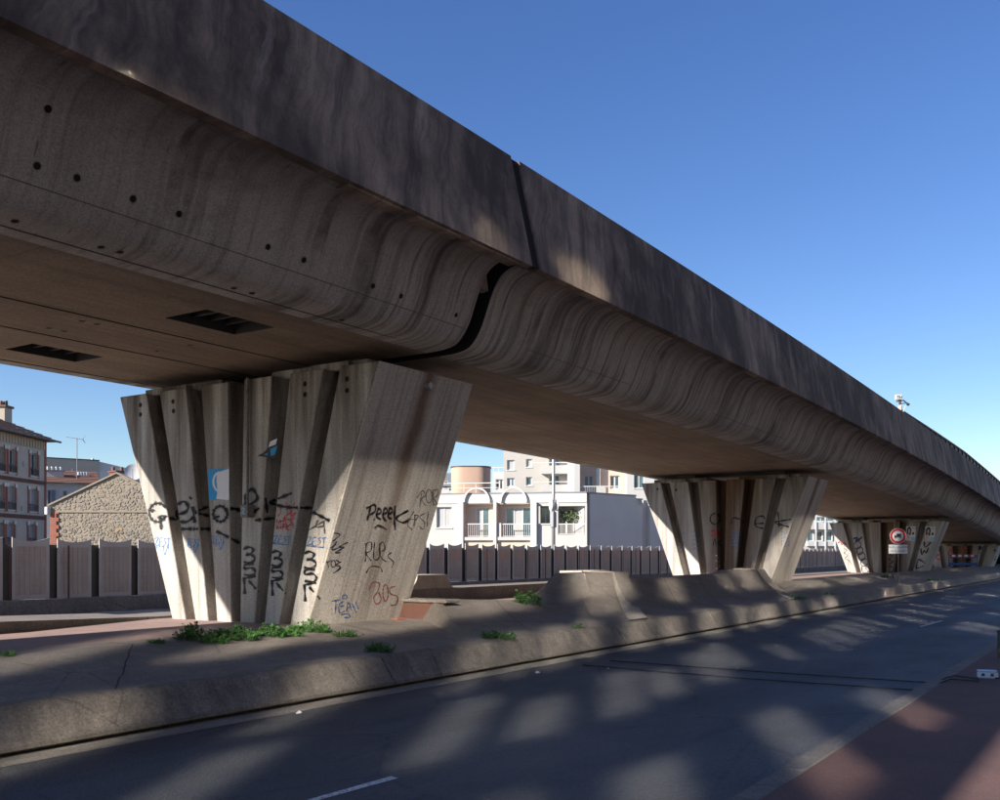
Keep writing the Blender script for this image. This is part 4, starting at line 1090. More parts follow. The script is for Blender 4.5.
for k in range(12): ff.box(rl, 8.2 + k * .9, 8.24 + k * .9, .5, .54, fz, fz + .75)
ff.box(rl, 6.4, 18.3, .48, .56, fz + .72, fz + .78); ff.box(rl, 6.4, 18.3, .5, .54, fz + .38, fz + .42); rl.build('terrace_railing', M['white2'], wb)
# terraces right of the tall block
pb = thing('apartment_building', 'peach walled terrace flats above the blank side of the white building', 'building')
pf = Face(at_depth(575, 530, 92), (.5, -.866)); Pq = pf.rect
q = Pq(574, 471, 627, 495); pw = [Pq(584, 475.5, 593.5, 489), Pq(610, 475.5, 619.5, 489)]
wall_open(pf, q[0], q[1], 0, 13, pw).build('front_wall', M['peach'], pb)
for r in pw: window(pf, pb, r, panes=2, sill=False, fw=.1)
q2 = Pq(596, 470, 600, 492); bx(pf, 'pillar', 'white', pb, q2[0], q2[1], -.5, -.01, 0, 13)
q3 = Pq(574, 487, 626, 495); bx(pf, 'terrace', 'white2', pb, q3[0], q3[1], -1.5, -.01, 0, q3[2]); railing(pf, pb, q3[0], q3[1], q3[2], q3[3], d=-1.45, n=24)
q4 = Pq(596, 488, 605, 495); bx(pf, 'terrace_panel', 'white', pb, q4[0], q4[1], -1.58, -1.51, q4[2], q4[3])
q5 = Pq(574, 440, 579.5, 500); bx(pf, 'end_wall', 'white', pb, q5[0], q5[1], -1.7, -.01, 0, 13)
vb = thing('apartment_building', 'plain white block with one blue window just left of the second pier', 'building')
vf = Face(at_depth(627, 530, 90), (.5, -.866)); vw = vf.rect(634, 474, 644, 488)
wall_open(vf, 0, 15, 0, 13, [vw]).build('front_wall', M['white'], vb); bx(vf, 'body', 'white', vb, 0, 15, .32, 8, 0, 12.9); window(vf, vb, vw, panes=2)
# white balconied building between the second and third piers
eb = thing('apartment_building', 'white balconied apartment building seen between the second and third piers', 'building')
ef = Face(at_depth(800, 530, 150), (.6, -.8)); Eq = ef.rect
u0, u1 = ef.uz(770, 530)[0], ef.uz(850, 530)[0]
ew = [Eq(807.5, 531, 813.5, 541), Eq(814.5, 531, 822.5, 541), Eq(824.5, 531, 832.5, 541), Eq(834, 531, 841, 541), Eq(807.5, 517, 841, 521.5)]
wall_open(ef, u0, u1, 0, 10.5, ew).build('front_wall', M['white'], eb); bx(ef, 'body', 'cream', eb, u0, u1, 1.2, 9, 0, 10.4)
for i, r in enumerate(ew): window(ef, eb, r, panes=1 if i < 4 else 5, gl='glass' if i != 1 else 'glassdark', fw=.12, sill=False)
q = Eq(806, 522.5, 842, 529.5); bx(ef, 'balcony_front', 'white', eb, q[0], q[1], -.7, -.02, q[2], q[3])
q = Eq(806, 541.5, 842, 546); bx(ef, 'balcony_front', 'white', eb, q[0], q[1], -.7, -.02, q[2], q[3])
for x in (814, 823.5, 833.2):
    q = Eq(x - .6, 514, x + .6, 545); bx(ef, 'post', 'winframe', eb, q[0], q[1], -.85, -.72, 0, 10.5)

# ------------------------------------------------------------------ brick apartment house on the left
bb = thing('brick_apartment_house', 'tall grey rendered house with red brick bands and clay roof, at left edge', 'building')
BC = at_depth(45.5, 530, 75); bf = Face(BC, (-.857, -.516)); Bq = bf.rect
def bxp(x, y): return bf.uz(x, y)
def bw(x0, y0, x1, y1):
    a = bxp(x0, (y0 + y1) / 2)[0]; b = bxp(x1, (y0 + y1) / 2)[0]; return (min(a, b), max(a, b), bxp((x0 + x1) / 2, y1)[1], bxp((x0 + x1) / 2, y0)[1])
K = lambda x, y: (x / 6.156, 390 + y / 6.156)
def kw(x0, y0, x1, y1): a = K(x0, y0); b = K(x1, y1); return bw(a[0], a[1], b[0], b[1])
L5 = lambda x, y: (x / 5.517, 400 + y / 5.517)
def lw5(x0, y0, x1, y1): a = L5(x0, y0); b = L5(x1, y1); return bw(a[0], a[1], b[0], b[1])
zE = bxp(45, 441)[1]
wins = [lw5(168, 290, 205, 420), lw5(162, 490, 202, 615), lw5(158, 685, 192, 800), lw5(48, 270, 85, 400), lw5(43, 475, 80, 605), lw5(38, 678, 74, 800), lw5(-8, 262, 22, 390), lw5(-10, 468, 18, 600)]
# line the rows up
rows = [[0, 3, 6], [1, 4, 7], [2, 5]]
for row in rows:
    z0 = sum(wins[i][2] for i in row) / len(row); z1 = sum(wins[i][3] for i in row) / len(row)
    for i in row: wins[i] = (wins[i][0], wins[i][1], z0, z1)
wins.append((wins[7][0], wins[7][1], wins[2][2], wins[2][3]))
uL = 14
wall_open(bf, 0, uL, 0, zE, wins, th=.35).build('front_wall', M['greyrender'], bb)
bx(bf, 'body', 'greyrender', bb, 0, uL, .37, 9, 0, zE - .02)
for i, r in enumerate(wins):
    window(bf, bb, r, d=.2, panes=2, gl='glassdark', curtain=(2, 3, 1)[i % 3], fw=.09, sill=True)
    for s in (0, 1):
        a = r[0] - .24 if s == 0 else r[1] + .02
        bx(bf, 'brick_pilaster', 'redbrick', bb, a, a + .22, -.05, -.003, r[2] - .15, r[3] + .12)
        bx(bf, 'lintel_block', 'winframe', bb, a - .04, a + .26, -.10, -.055, r[3] - .08, r[3] + .2)
    rl_ = railing(bf, bb, r[0] - .05, r[1] + .05, r[2] + .02, r[2] + .55, d=-.10, mat='darkmetal', n=8)
zmid = (wins[0][2] + wins[1][3]) / 2; zlow = (wins[1][2] + wins[2][3]) / 2
for z in (zmid - .1, zlow - .1): bx(bf, 'brick_band', 'darkbrick', bb, -.03, uL, -.07, -.004, z, z + .28)
bx(bf, 'brick_corner', 'redbrick', bb, -.06, .16, -.06, .4, 0, zE - .03)
bx(bf, 'frieze', 'beige', bb, .17, uL, -.05, -.003, zE - .72, zE - .05)
mb = MB()
for k in range(34): bf.box(mb, .3 + k * .4, .42 + k * .4, -.10, -.052, zE - .70, zE - .08)
mb.build('frieze_studs', M['greyrender'], bb)['kind'] = 'stuff'
for (x, y) in ((143, 455), (132, 730), (130, 778)):
    u, z = bxp(*K(x, y)); mb = MB(); r_ = .17
    mb.quad(*[tuple(bf.M @ Vector((u + a, -.012, z + b))) for a, b in ((-r_, 0), (0, -r_ * 1.3), (r_, 0), (0, r_ * 1.3))])
    mb.quad(*[tuple(bf.M @ Vector((u + a, -.018, z + b))) for a, b in ((-r_ * .55, 0), (0, -r_ * .7), (r_ * .55, 0), (0, r_ * .7))], mi=1)
    mb.build('green_ornament', [M['bush'], M['greyrender']], bb, recalc=False)
# hipped tile roof with overhanging eaves, courses of tiles as real steps
mb = MB(); P = lambda u, d, z: bf.M @ Vector((u, d, z))
for k in range(11):
    f0, f1 = k / 11, (k + 1) / 11; e = -.75
    h0, h1 = zE + 2.3 * f0, zE + 2.3 * f1
    a0, a1 = e + 5.0 * f0, e + 5.0 * f1
    t = .07
    mb.quad(P(a0 - .02, a0 - .02, h0 + t), P(uL, a0 - .02, h0 + t), P(uL, a1, h1), P(a1, a1, h1))
    mb.quad(P(a0 - .02, a0 - .02, h0), P(uL, a0 - .02, h0), P(uL, a0 - .02, h0 + t), P(a0 - .02, a0 - .02, h0 + t))
    mb.quad(P(a0 - .02, a0 - .02, h0 + t), P(a1, a1, h1), P(a1, 9.4 - a1, h1), P(a0 - .02, 9.4 - a0, h0 + t))
mb.quad(P(-.75, -.75, zE - .02), P(uL, -.75, zE - .02), P(uL, 10, zE - .02), P(-.75, 10, zE - .02))
rf = mb.build('roof', M['roof'], bb, recalc=False)
bx(bf, 'gutter', 'darkmetal', bb, -.8, uL, -.86, -.76, zE - .08, zE + .05)
cc = at_depth(4.0, 425, 73); CM = Matrix.Translation((cc.x, cc.y, 0)) @ bf.M.to_3x3().to_4x4(); czt = at_depth(4, 408, 73).z
ch = MB().box(-.50, .50, -.35, .35, zE + .2, czt, CM).build('chimney', M['beige'], rf, bevel=.02)
MB().box(-.60, .60, -.45, .45, czt + .004, czt + .16, CM).build('chimney_cap', M['rustpost'], rf)
for du in (-.3, .05, .38):
    p = CM @ Vector((du, 0, czt + .165)); MB().tube([p, p + Vector((0, 0, .30 + .12 * (du < 0)))], .14, 8, r1=.11).build('chimney_pot', M['roof'], rf)

# ------------------------------------------------------------------ rubble stone gable
sg = thing('stone_gable_house', 'low house with a rubble stone gable wall facing the flyover', 'building')
gd = 50; G0 = at_depth(51, 530, gd); G1 = at_depth(160, 530, gd); gfc = Face(G0, ((G1 - G0).x, (G1 - G0).y)); gq = gfc.uz
eL = gq(51, 505); ap = gq(117, 474); eR = (2 * ap[0], eL[1])
poly = [(0, 0), (eR[0], 0), (eR[0], eL[1]), (ap[0], ap[1]), (0, eL[1])]
mb = MB(); mb.loft([[gfc.M @ Vector((u, d, z)) for u, z in poly] for d in (0, 9)]); mb.build('gable_body', M['mortar'], sg)
rnd = random.Random(11); stones = []
def gtop(u): return eL[1] + (ap[1] - eL[1]) * (1 - abs(u - ap[0]) / ap[0])
protos = []
for i in range(14):
    mb = MB(); n = rnd.randint(6, 8); ang = sorted(rnd.uniform(0, 6.28) for _ in range(n)); ang = [6.283 * (k + rnd.uniform(-.28, .28)) / n for k in range(n)]
    o_ = [(math.cos(a) * rnd.uniform(.85, 1.1), math.sin(a) * rnd.uniform(.8, 1.1)) for a in ang]
    mb.loft([[(x, .3, z) for x, z in o_], [(x * .98, -.5, z * .98) for x, z in o_], [(x * .84, -.8 - .3 * (i % 3), z * .84) for x, z in o_]])
    m = ['stone', 'stonedark', 'stonegrey', 'mortar', 'stonedark', 'stone', 'stonegrey'][i % 7]
    protos.append((mb, M[m] if i != 5 else M['stoneochre']))
pm = []
def stone_at(i, u, z, su, sz):
    if pm[i] is None: pass
smesh = []
for i, (mb, m) in enumerate(protos):
    o = mb.build('stone', m, sg); smesh.append(o.data); bpy.data.objects.remove(o)
z = 1.75; row = 0; placed = 0; zl = gq(100, 511.5)[1]; stuffmb = MB()
rot = gfc.M.to_3x3().to_4x4()
while z < ap[1]:
    rh = rnd.uniform(.085, .15); u = rnd.uniform(0, .1) + (.42 if z < zl else .02)
    while u < min(eR[0], 6.2):
        wd = rnd.choice((.08, .11, .15, .2, .27))
        uc_, zc2 = u + wd / 2, z + rnd.uniform(-.06, .06)
        if zc2 + rh * .4 < gtop(uc_) - .03 and abs(zc2 - zl) > .09 :
            i = rnd.randrange(14)
            if placed < 300:
                o = bpy.data.objects.new('stone', smesh[i]); COL.objects.link(o); o.parent = sg
                o.matrix_world = Matrix.Translation(gfc.M @ Vector((uc_, 0, zc2))) @ rot @ Matrix.Rotation(rnd.uniform(-.7, .7), 4, 'Y') @ Matrix.Diagonal((wd * .56, .02, rh * .58, 1))
                placed += 1
            else:
                me = smesh[i]; T_ = Matrix.Translation(gfc.M @ Vector((uc_, 0, zc2))) @ rot @ Matrix.Rotation(rnd.uniform(-.7, .7), 4, 'Y') @ Matrix.Diagonal((wd * .56, .02, rh * .58, 1))
                b = len(stuffmb.v); stuffmb.v += [tuple(T_ @ v.co) for v in me.vertices]
                for pg in me.polygons: stuffmb.f.append(tuple(b + k for k in pg.vertices)); stuffmb.m.append(1 if i % 3 == 2 else 2 if i == 5 else 0)
        u += wd + rnd.uniform(.0, .025)
    z += rh + .01
if stuffmb.f: stuffmb.build('rubble_stones', [M['stone'], M['stonegrey'], M['stoneochre']], sg)['kind'] = 'stuff'
bx(gfc, 'string_course', 'mortar', sg, .02, eR[0], -.06, .0, zl - .05, zl + .04)
# toothed brick quoins
zz = 1.7; k = 0
while zz < zl - .1:
    bx(gfc, 'brick', 'redbrick', sg, -.02, .42 if k % 4 < 2 else .30, -.075, -.002, zz, zz + .085); zz += .095; k += 1
rw_ = MB()
for s in (0, 1):
    a = (-.12, eL[1] - .07) if s == 0 else (eR[0] + .12, eL[1] - .07)
    rings = []
    for d in (-.10, 9.2):
        rings.append([gfc.M @ Vector((u, d, z)) for u, z in ((a[0], a[1] + .012), (ap[0], ap[1] + .012), (ap[0], ap[1] + .10), (a[0], a[1] + .10))])
    rw_.loft(rings)
rw_.build('roof', M['mortar'], sg)
p = gfc.M @ Vector((-.12, -.1, eL[1])); MB().box(p.x - .12, p.x + .12, p.y - .12, p.y + .12, p.z - .5, p.z - .1).build('gutter_box', M['winframe'], sg, bevel=.03)
# satellite dish on its roof
ds = thing('satellite_dish', 'white satellite dish on the stone house roof beside the pier', 'satellite dish')
dc = at_depth(133, 473, 50.5); nrm = (Vector((-.6, -.75, .35))).normalized(); MX = Matrix.Translation(dc) @ nrm.to_track_quat('Z', 'Y').to_matrix().to_4x4()
mb = MB(); rings = []
for k in range(6): rr = .42 * k / 5 + .004; rings.append([MX @ Vector((rr * math.cos(6.283 * j / 20), rr * 1.08 * math.sin(6.283 * j / 20), .5 * rr * rr)) for j in range(20)])
mb.loft(rings, caps=False); rings = [[p - nrm * .02 for p in r] for r in rings]; mb.loft(rings, caps=False); sharp(mb.build('reflector', M['winframe'], ds), 60)
MB().tube([MX @ Vector((0, -.42, .08)), MX @ Vector((0, 0, .5))], .015, 6).build('feed_arm', M['galv'], ds)
MB().tube([dc - nrm * .04, dc + Vector((.1, .1, -.8))], .03, 6).build('mast', M['galv'], ds)
# white house with clay roof behind
wh = thing('white_house', 'white rendered house with a dark clay roof between the brick house and the stone gable', 'house')
hf = Face(at_depth(45.5, 530, 84), (.857, -.516)); hq = hf.uz; hE = hq(62, 483)[1]; uR = hq(100, 520)[0]
hw_ = [hf.rect(47.5, 490, 51, 506), hf.rect(63, 491, 67, 496)]
wall_open(hf, -3, uR, 0, hE, hw_).build('wall', M['white2'], wh); bx(hf, 'body', 'white2', wh, -3, uR, .32, 8, 0, hE - .02)
for r in hw_: window(hf, wh, r, panes=1, gl='glassdark', sill=True)
bx(hf, 'shutter', 'zinc', wh, hw_[0][1] + .03, hw_[0][1] + .34, -.06, -.01, hw_[0][2], hw_[0][3])
P = lambda u, d, z: hf.M @ Vector((u, d, z)); mb = MB()
for k in range(8):
    f0, f1 = k / 8, (k + 1) / 8; mb.quad(P(-3, -.4 + 4.4 * f0, hE + 1.35 * f0 + .06), P(uR, -.4 + 4.4 * f0, hE + 1.35 * f0 + .06), P(uR, -.4 + 4.4 * f1, hE + 1.35 * f1), P(-3, -.4 + 4.4 * f1, hE + 1.35 * f1))
    mb.quad(P(-3, -.4 + 4.4 * f0, hE + 1.35 * f0), P(uR, -.4 + 4.4 * f0, hE + 1.35 * f0), P(uR, -.4 + 4.4 * f0, hE + 1.35 * f0 + .06), P(-3, -.4 + 4.4 * f0, hE + 1.35 * f0 + .06))
mb.quad(P(uR, -.4, hE), P(uR, 4, hE + 1.35), P(uR, 8.4, hE)); rf = mb.build('roof', M['roof'], wh, recalc=False)
for x0, y0, x1, y1, d in ((45, 470, 64.5, 486, 1.4), (78, 475, 90, 487, 2.0)):
    a = hq(x0, (y0 + y1) / 2)[0]; b = hq(x1, (y0 + y1) / 2)[0]; z1 = hq((x0 + x1) / 2, y0)[1]
    bx(hf, 'chimney', 'white', rf, a, b, d, d + .8, hE + .1, z1, bevel=.01); bx(hf, 'chimney_cap', 'zinc', rf, a - .08, b + .08, d - .08, d + .88, z1 + .004, z1 + .12)
    for k in range(4):
        p = P(a + (b - a) * (k + .7) / 4.4, d + .4, z1 + .125); MB().tube([p, p + Vector((0, 0, .3))], .11, 8).build('chimney_pot', M['winframe'], rf)
# beige block far behind
eb2 = thing('beige_apartment_block', 'flat roofed beige block with a pale blank end, behind the stone gable', 'building')
b0 = at_depth(99.5, 530, 110); mf = Face(b0, (-.857, .3)); z0_ = at_depth(99.5, 461, 110).z
bx(mf, 'front_wall', 'beige', eb2, .01, 9, 0, .4, 0, z0_); bx(mf, 'coping', 'darkmetal', eb2, 0, 9, -.05, .45, z0_ + .004, z0_ + .12)
m2f = Face(b0, (.93, -.36)); bx(m2f, 'end_wall', 'white2', eb2, .01, 6, .01, 6, 0, z0_ - 1.2)
mb = MB(); P = lambda u, d, z: m2f.M @ Vector((u, d, z)); mb.loft([[P(.01, .42, z0_ - 1.19), P(6, .42, z0_ - 1.19), P(.01, .42, z0_ - .01)], [P(.01, 5.9, z0_ - 1.19), P(6, 5.9, z0_ - 1.19), P(.01, 5.9, z0_ - .01)]]); mb.build('sloping_top', M['white2'], eb2)
for (x, y) in ((72, 470), (72, 474)):
    u, z = mf.uz(x, y); bx(mf, 'vent', 'winframe', eb2, u - .12, u + .12, -.06, -.005, z - .18, z + .18)
p = at_depth(92.5, 459.5, 112); mb = MB()
rings = [[(p.x + r_ * math.cos(6.283 * k / 10), p.y + r_ * math.sin(6.283 * k / 10), z0_ + .12 + h_) for k in range(10)] for r_, h_ in ((.22, 0), (.22, .2), (.14, .36), (.02, .42))]
sharp(mb.loft(rings).build('roof_cowl', M['winframe'], eb2), 50)
# dark chimney right of the gable apex
dkc = thing('brick_chimney', 'small dark brick chimney rising just right of the stone gable apex', 'chimney')
p = at_depth(117.5, 475, 62); s_ = .36
MB().box(p.x - s_, p.x + s_, p.y - s_, p.y + s_, 0, p.z + .15).build('stack', M['darkbrick'], dkc)
MB().box(p.x - s_ - .06, p.x + s_ + .06, p.y - s_ - .06, p.y + s_ + .06, p.z + .155, p.z + .25).build('cap', M['darkbrick'], dkc)
for d in (-.18, .18): MB().tube([(p.x + d, p.y - d, p.z + .255), (p.x + d, p.y - d, p.z + .5)], .11, 8).build('pot', M['roof'], dkc)
# aerial
an = thing('television_aerial', 'thin rooftop television aerial on a tall mast in front of the beige block', 'antenna')
a0 = at_depth(77, 480, 86); a1 = at_depth(77, 438, 86)
MB().tube([a0 + Vector((0, 0, -.8)), a1], .035, 6).build('mast', M['zinc'], an)
lft = at_depth(66.5, 437, 86); rgt = at_depth(83.5, 439.5, 86); MB().tube([lft, rgt], .022, 6).build('boom', M['zinc'], an)
for k in range(9):
    c_ = lft.lerp(rgt, k / 8); l = .12 + .05 * k; MB().tube([c_ + Vector((.5 * l, .8 * l, 0)), c_ - Vector((.5 * l, .8 * l, 0))], .014, 5).build('element', M['zinc'], an)
c_ = at_depth(82.5, 439, 86)
for a in (-.35, .35): MB().tube([c_, c_ + Vector((.2, -.1, a))], .03, 5).build('reflector', M['zinc'], an)

# ------------------------------------------------------------------ lamp post with round sign
lp = thing('lamp_post', 'grey steel lamp post with a round sign seen edge on, before the white building', 'lamp post')
lx = at_depth(553.5, 530, 50)
MB().tube([(lx.x, lx.y, 0), (lx.x, lx.y, 9)], .10, 12, r1=.07).build('pole', M['galv'], lp, smooth=True)
MB().tube([(lx.x, lx.y, 9), (lx.x - .2, lx.y - .4, 9.6), (lx.x - .8, lx.y - 1.4, 9.7)], .05, 8).build('arm', M['galv'], lp)
MB().box(lx.x - .16, lx.x + .16, lx.y - .10, lx.y + .10, 2.9, 3.7).build('control_box', M['zinc'], lp, bevel=.03)
zc3 = at_depth(553.5, 505, 50).z
for s, c_ in ((-1, 'winframe'), (1, 'winframe')):
    p = Vector((lx.x, lx.y, zc3)) + Vector((SA, -CA, 0)) * (.13 * s + .02); ax = Vector((SA * .9 + CA * .25, -CA * .9 + SA * .25, 0)).normalized()
    MB().tube([p, p + ax * .04 * s], .30, 20).build('round_sign', M[c_], lp)

# ------------------------------------------------------------------ lorry ban sign on the barrier
sg2 = thing('road_sign', 'round red bordered lorry ban sign above a white text plate, before the third pier', 'road sign')
sp = at_depth(898, 536, 37.8); bxs = sp.x
MB().tube([(bxs + .05, sp.y, .3), (bxs + .05, sp.y, sp.z + .28)], .028, 8).build('post', M['farwall'], sg2)
def disc(r0, r1, x, m, name, par, n=32):
    mb = MB()
    for k in range(n):
        a, b = 6.2832 * k / n, 6.2832 * (k + 1) / n
        P = [(x, sp.y + r * math.cos(t), sp.z + r * math.sin(t)) for r, t in ((r0, a), (r1, a), (r1, b), (r0, b))]
        if r0 == 0: P = P[1:]
        mb.quad(*P)
    return mb.build(name, M[m], par, recalc=False)
dsk = MB().tube([(bxs - .012, sp.y, sp.z), (bxs + .012, sp.y, sp.z)], .30, 32).build('sign_disc', M['signwhite'], sg2)
disc(.205, .285, bxs - .016, 'signred', 'red_ring', dsk)
tk = MB(); Y = lambda a: sp.y - a
for (a0, a1, z0, z1) in ((-.05, .125, -.02, .09), (-.125, -.06, -.055, .03), (-.06, .125, -.055, -.025)):
    tk.quad((bxs - .017, Y(a0), sp.z + z0), (bxs - .017, Y(a1), sp.z + z0), (bxs - .017, Y(a1), sp.z + z1), (bxs - .017, Y(a0), sp.z + z1))
for a in (-.09, .085): tk.quad(*[(bxs - .0175, Y(a + .028 * math.cos(t * .785)), sp.z - .065 + .028 * math.sin(t * .785)) for t in range(8)])
tk.build('lorry_symbol', M['signblack'], dsk, recalc=False)
pl_ = MB().box(bxs - .010, bxs + .012, sp.y - .345, sp.y + .345, sp.z - .68, sp.z - .335).build('text_plate', M['signwhite'], sg2, bevel=.004)
for i, txt in enumerate(('SAUF LIVRAISON', 'DE SECOURS')):
    cu = bpy.data.curves.new('plate_lettering', 'FONT'); cu.body = txt; cu.size = .095; cu.align_x = 'CENTER'; cu.align_y = 'CENTER'
    to = bpy.data.objects.new('tmp', cu); COL.objects.link(to); bpy.context.view_layer.update()
    me = bpy.data.meshes.new_from_object(to.evaluated_get(bpy.context.evaluated_depsgraph_get())); bpy.data.objects.remove(to)
    me.materials.clear(); me.materials.append(M['signblack'])
    o = bpy.data.objects.new('plate_lettering', me); COL.objects.link(o); o.parent = pl_
    o.matrix_world = Matrix.Translation((bxs - .0125, sp.y, sp.z - .43 - .155 * i)) @ Matrix(((0, 0, -1, 0), (-1, 0, 0, 0), (0, 1, 0, 0), (0, 0, 0, 1)))

# ------------------------------------------------------------------ lamp cluster on the parapet
fl = thing('parapet_beacon', 'small white box on a pinkish stand with dark side arm, atop the parapet', 'beacon')
fp = at_depth(902.5, 410, 36.6); fz = ptop(fp.x) - .02; X0, Y0 = fp.x, 7.70
q = lambda px, py: at_depth(px, py, 36.6)
mb = MB(); a = q(902.5, 411.5); b = q(900.5, 404.5); mb.loft([[(X0 + dx, Y0 + dy, fz - .02) for dx, dy in ((-.10, -.10), (.10, -.10), (.10, .10), (-.10, .10))], [(b.x + dx, b.y + dy, b.z) for dx, dy in ((-.04, -.04), (.04, -.04), (.04, .04), (-.04, .04))]]).build('stand', M['tape'], fl)
MB().tube([q(900, 405), q(899.8, 400)], .045, 8).build('neck', M['darkmetal'], fl)
c_ = q(898.5, 397.3); MXb = Matrix.Translation(c_) @ Matrix.Rotation(YAW - math.radians(90), 4, 'Z')
bo = MB().box(-.115, .115, -.08, .08, -.095, .095, MXb).build('white_box', M['yellow'], fl, bevel=.012); bo.data.materials[0] = M['winframe']
for x_, z_, w_, h_ in ((-.075, .0, .022, .09), (-.045, .035, .03, .02), (.0, .0, .024, .10), (.03, -.02, .03, .03), (.075, .0, .022, .08)):
    MB().box(x_ - w_ / 2, x_ + w_ / 2, -.086, -.0805, z_ - h_ / 2, z_ + h_ / 2, MXb).build('dark_mark', M['darkmetal'], bo)
MB().tube([q(896.3, 401.5), q(903.5, 400.4), q(908.8, 404.8)], .025, 6).build('arm', M['darkmetal'], fl)
MB().tube([q(901, 403.6), q(905.5, 403.2)], .018, 6).build('brace', M['darkmetal'], fl)
MB().tube([q(907, 403.8), q(909.2, 404.9)], .05, 8).build('arm_end', M['darkmetal'], fl)
MB().tube([q(903.2, 411.8), q(905.5, 406)], .015, 6).build('stay', M['galv'], fl)

# ------------------------------------------------------------------ works barrier by the far pier
wk2 = thing('works_barrier', 'blue works barrier with red and white striped top rail before the farthest pier', 'barrier')
c_ = at_depth(963, 565, 72); zf = .66; wx = c_.x; y0, y1 = c_.y - .95, c_.y + .95
fr = MB().tube([(wx, y0, zf), (wx, y0, zf + .85)], .035, 8).tube([(wx, y1, zf), (wx, y1, zf + .85)], .035, 8)
fr.build('frame_posts', M['barblue'], wk2)
bw_ = MB().box(wx - .02, wx + .02, y0, y1, zf + .04, zf + .24).box(wx - .02, wx + .02, y0, y1, zf + .58, zf + .64).build('blue_rails', M['barblue'], wk2)
for k in range(9):
    a = y0 + (y1 - y0) * k / 9; MB().box(wx - .025, wx + .025, a, a + (y1 - y0) / 9 - .002, zf + .66, zf + .82).build('stripe', M['signred' if k % 2 == 0 else 'signwhite'], wk2)
for y in (y0, y1): MB().box(wx - .25, wx + .25, y - .05, y + .05, zf - .03, zf + .03).build('foot', M['rubber'], wk2)

# ------------------------------------------------------------------ traffic counter: two rubber tubes and their box
ct = thing('traffic_counter_box', 'pale blue and white counter box on the red pavement at the right edge', 'box')
cpos = at_z(987, 678.5, .05); MC = Matrix.Translation(cpos) @ Matrix.Rotation(.25, 4, 'Z')
MB().box(-.055, .055, -.11, .11, 0, .085, MC).build('case', M['boxblue'], ct, bevel=.018)
MB().box(-.058, .058, -.113, .113, .087, .105, MC).build('lid', M['barblue'], ct, bevel=.01); bpy.data.objects['lid'].data.materials[0] = M['boxblue']
MB().box(-.045, .045, -.118, -.1115, .015, .075, MC).build('end_plate', M['signwhite'], ct)
for y in (-.05, .05): MB().box(-.062, -.0555, y - .018, y + .018, .035, .07, MC).build('latch', M['darkmetal'], ct)
def tube_road(pts, name_label):
    P = [at_z(x, y, z) for x, y, z in pts]; L = []
    for a, b in zip(P[:-1], P[1:]):
        n = max(2, int((b - a).length / .3))
        for k in range(n): L.append(a.lerp(b, k / n) + Vector((random.uniform(-.01, .01), 0, .0)))
    L.append(P[-1]); o = MB().tube(L, .0085, 6).build('rubber_tube', M['rubber'], smooth=True); tag(o, name_label, 'cable', 'rubber counter tubes laid across the road'); return o
tube_road([(610, 660.5, .018), (760, 671.5, .018), (936, 683, .018), (946, 677.5, .075), (955, 675.5, .072), (979, 679, .075)], 'black rubber tube across the road, the farther of the two')
tube_road([(583, 665, .018), (740, 678, .018), (921, 690.5, .018), (950, 679, .072), (979, 681, .07)], 'black rubber tube across the road, the nearer of the two')
tube_road([(995, 678, .07), (1012, 678, .07)], 'short black rubber tube end leaving the right side of the counter box')

# bollard at the frame edge
bo_ = thing('bollard', 'dark round topped bollard on the kerb, cut by the right edge of the photo', 'bollard')
bp = at_z(999.5, 658, .05); MB().tube([(bp.x, bp.y, .05), (bp.x, bp.y, .42)], .03, 12).build('shaft', M['darkmetal'], bo_, smooth=False)
mb = MB(); rings = [[(bp.x + r_ * math.cos(6.283 * k / 12), bp.y + r_ * math.sin(6.283 * k / 12), h_) for k in range(12)] for r_, h_ in ((.033, .422), (.036, .44), (.028, .46), (.004, .468))]
sharp(mb.loft(rings).build('cap', M['darkmetal'], bo_), 50)

# ------------------------------------------------------------------ road paint, litter
def road_patch(pts, name, z=.004):
    o = MB().quad(*[at_z(x, y, z) for x, y in pts]).build(name, M['lane'], recalc=False); o['kind'] = 'structure'; return o
road_patch([(306, 800), (318, 800), (398, 778), (391, 776)], 'lane_dash_marking')
road_patch([(919, 626.3), (921, 626.9), (943, 620.6), (941.5, 620.3)], 'lane_dash_marking')
def litter(px, py, z, s, m, label, seed):
    r_ = random.Random(seed); p = at_z(px, py, z); mb = MB()
    bot = [(p.x + s * math.cos(6.283 * k / 6) * r_.uniform(.6, 1), p.y + s * .6 * math.sin(6.283 * k / 6) * r_.uniform(.6, 1), z) for k in range(6)]
    top = [(x * .5 + p.x * .5 + r_.uniform(-.2, .2) * s, y * .5 + p.y * .5, z + s * r_.uniform(.2, .5)) for x, y, _ in bot]
    o = mb.loft([bot, top]).build('litter', M[m]); tag(o, label, 'litter', 'scraps of litter on the road')
litter(537.5, 672.8, .004, .055, 'paper', 'crumpled white scrap on the road by the gutter', 1)
litter(299, 713, .006, .05, 'paper', 'small pale scrap in the gutter left of the barrier joint', 2)
litter(608, 668.5, .004, .03, 'paper', 'tiny pale scrap by the end of the rubber tubes', 3)
litter(118, 675, .36, .02, 'paper', 'tiny white speck of litter on the concrete slope at left', 4)
br = at_z(398, 621.5, .47); tag(MB().box(br.x - .1, br.x + .12, br.y - .07, br.y + .06, br.z - .02, br.z + .06).build('loose_brick', M['redbrick'], bevel=.008), 'loose red brick at the foot of the nearest pier', 'brick')

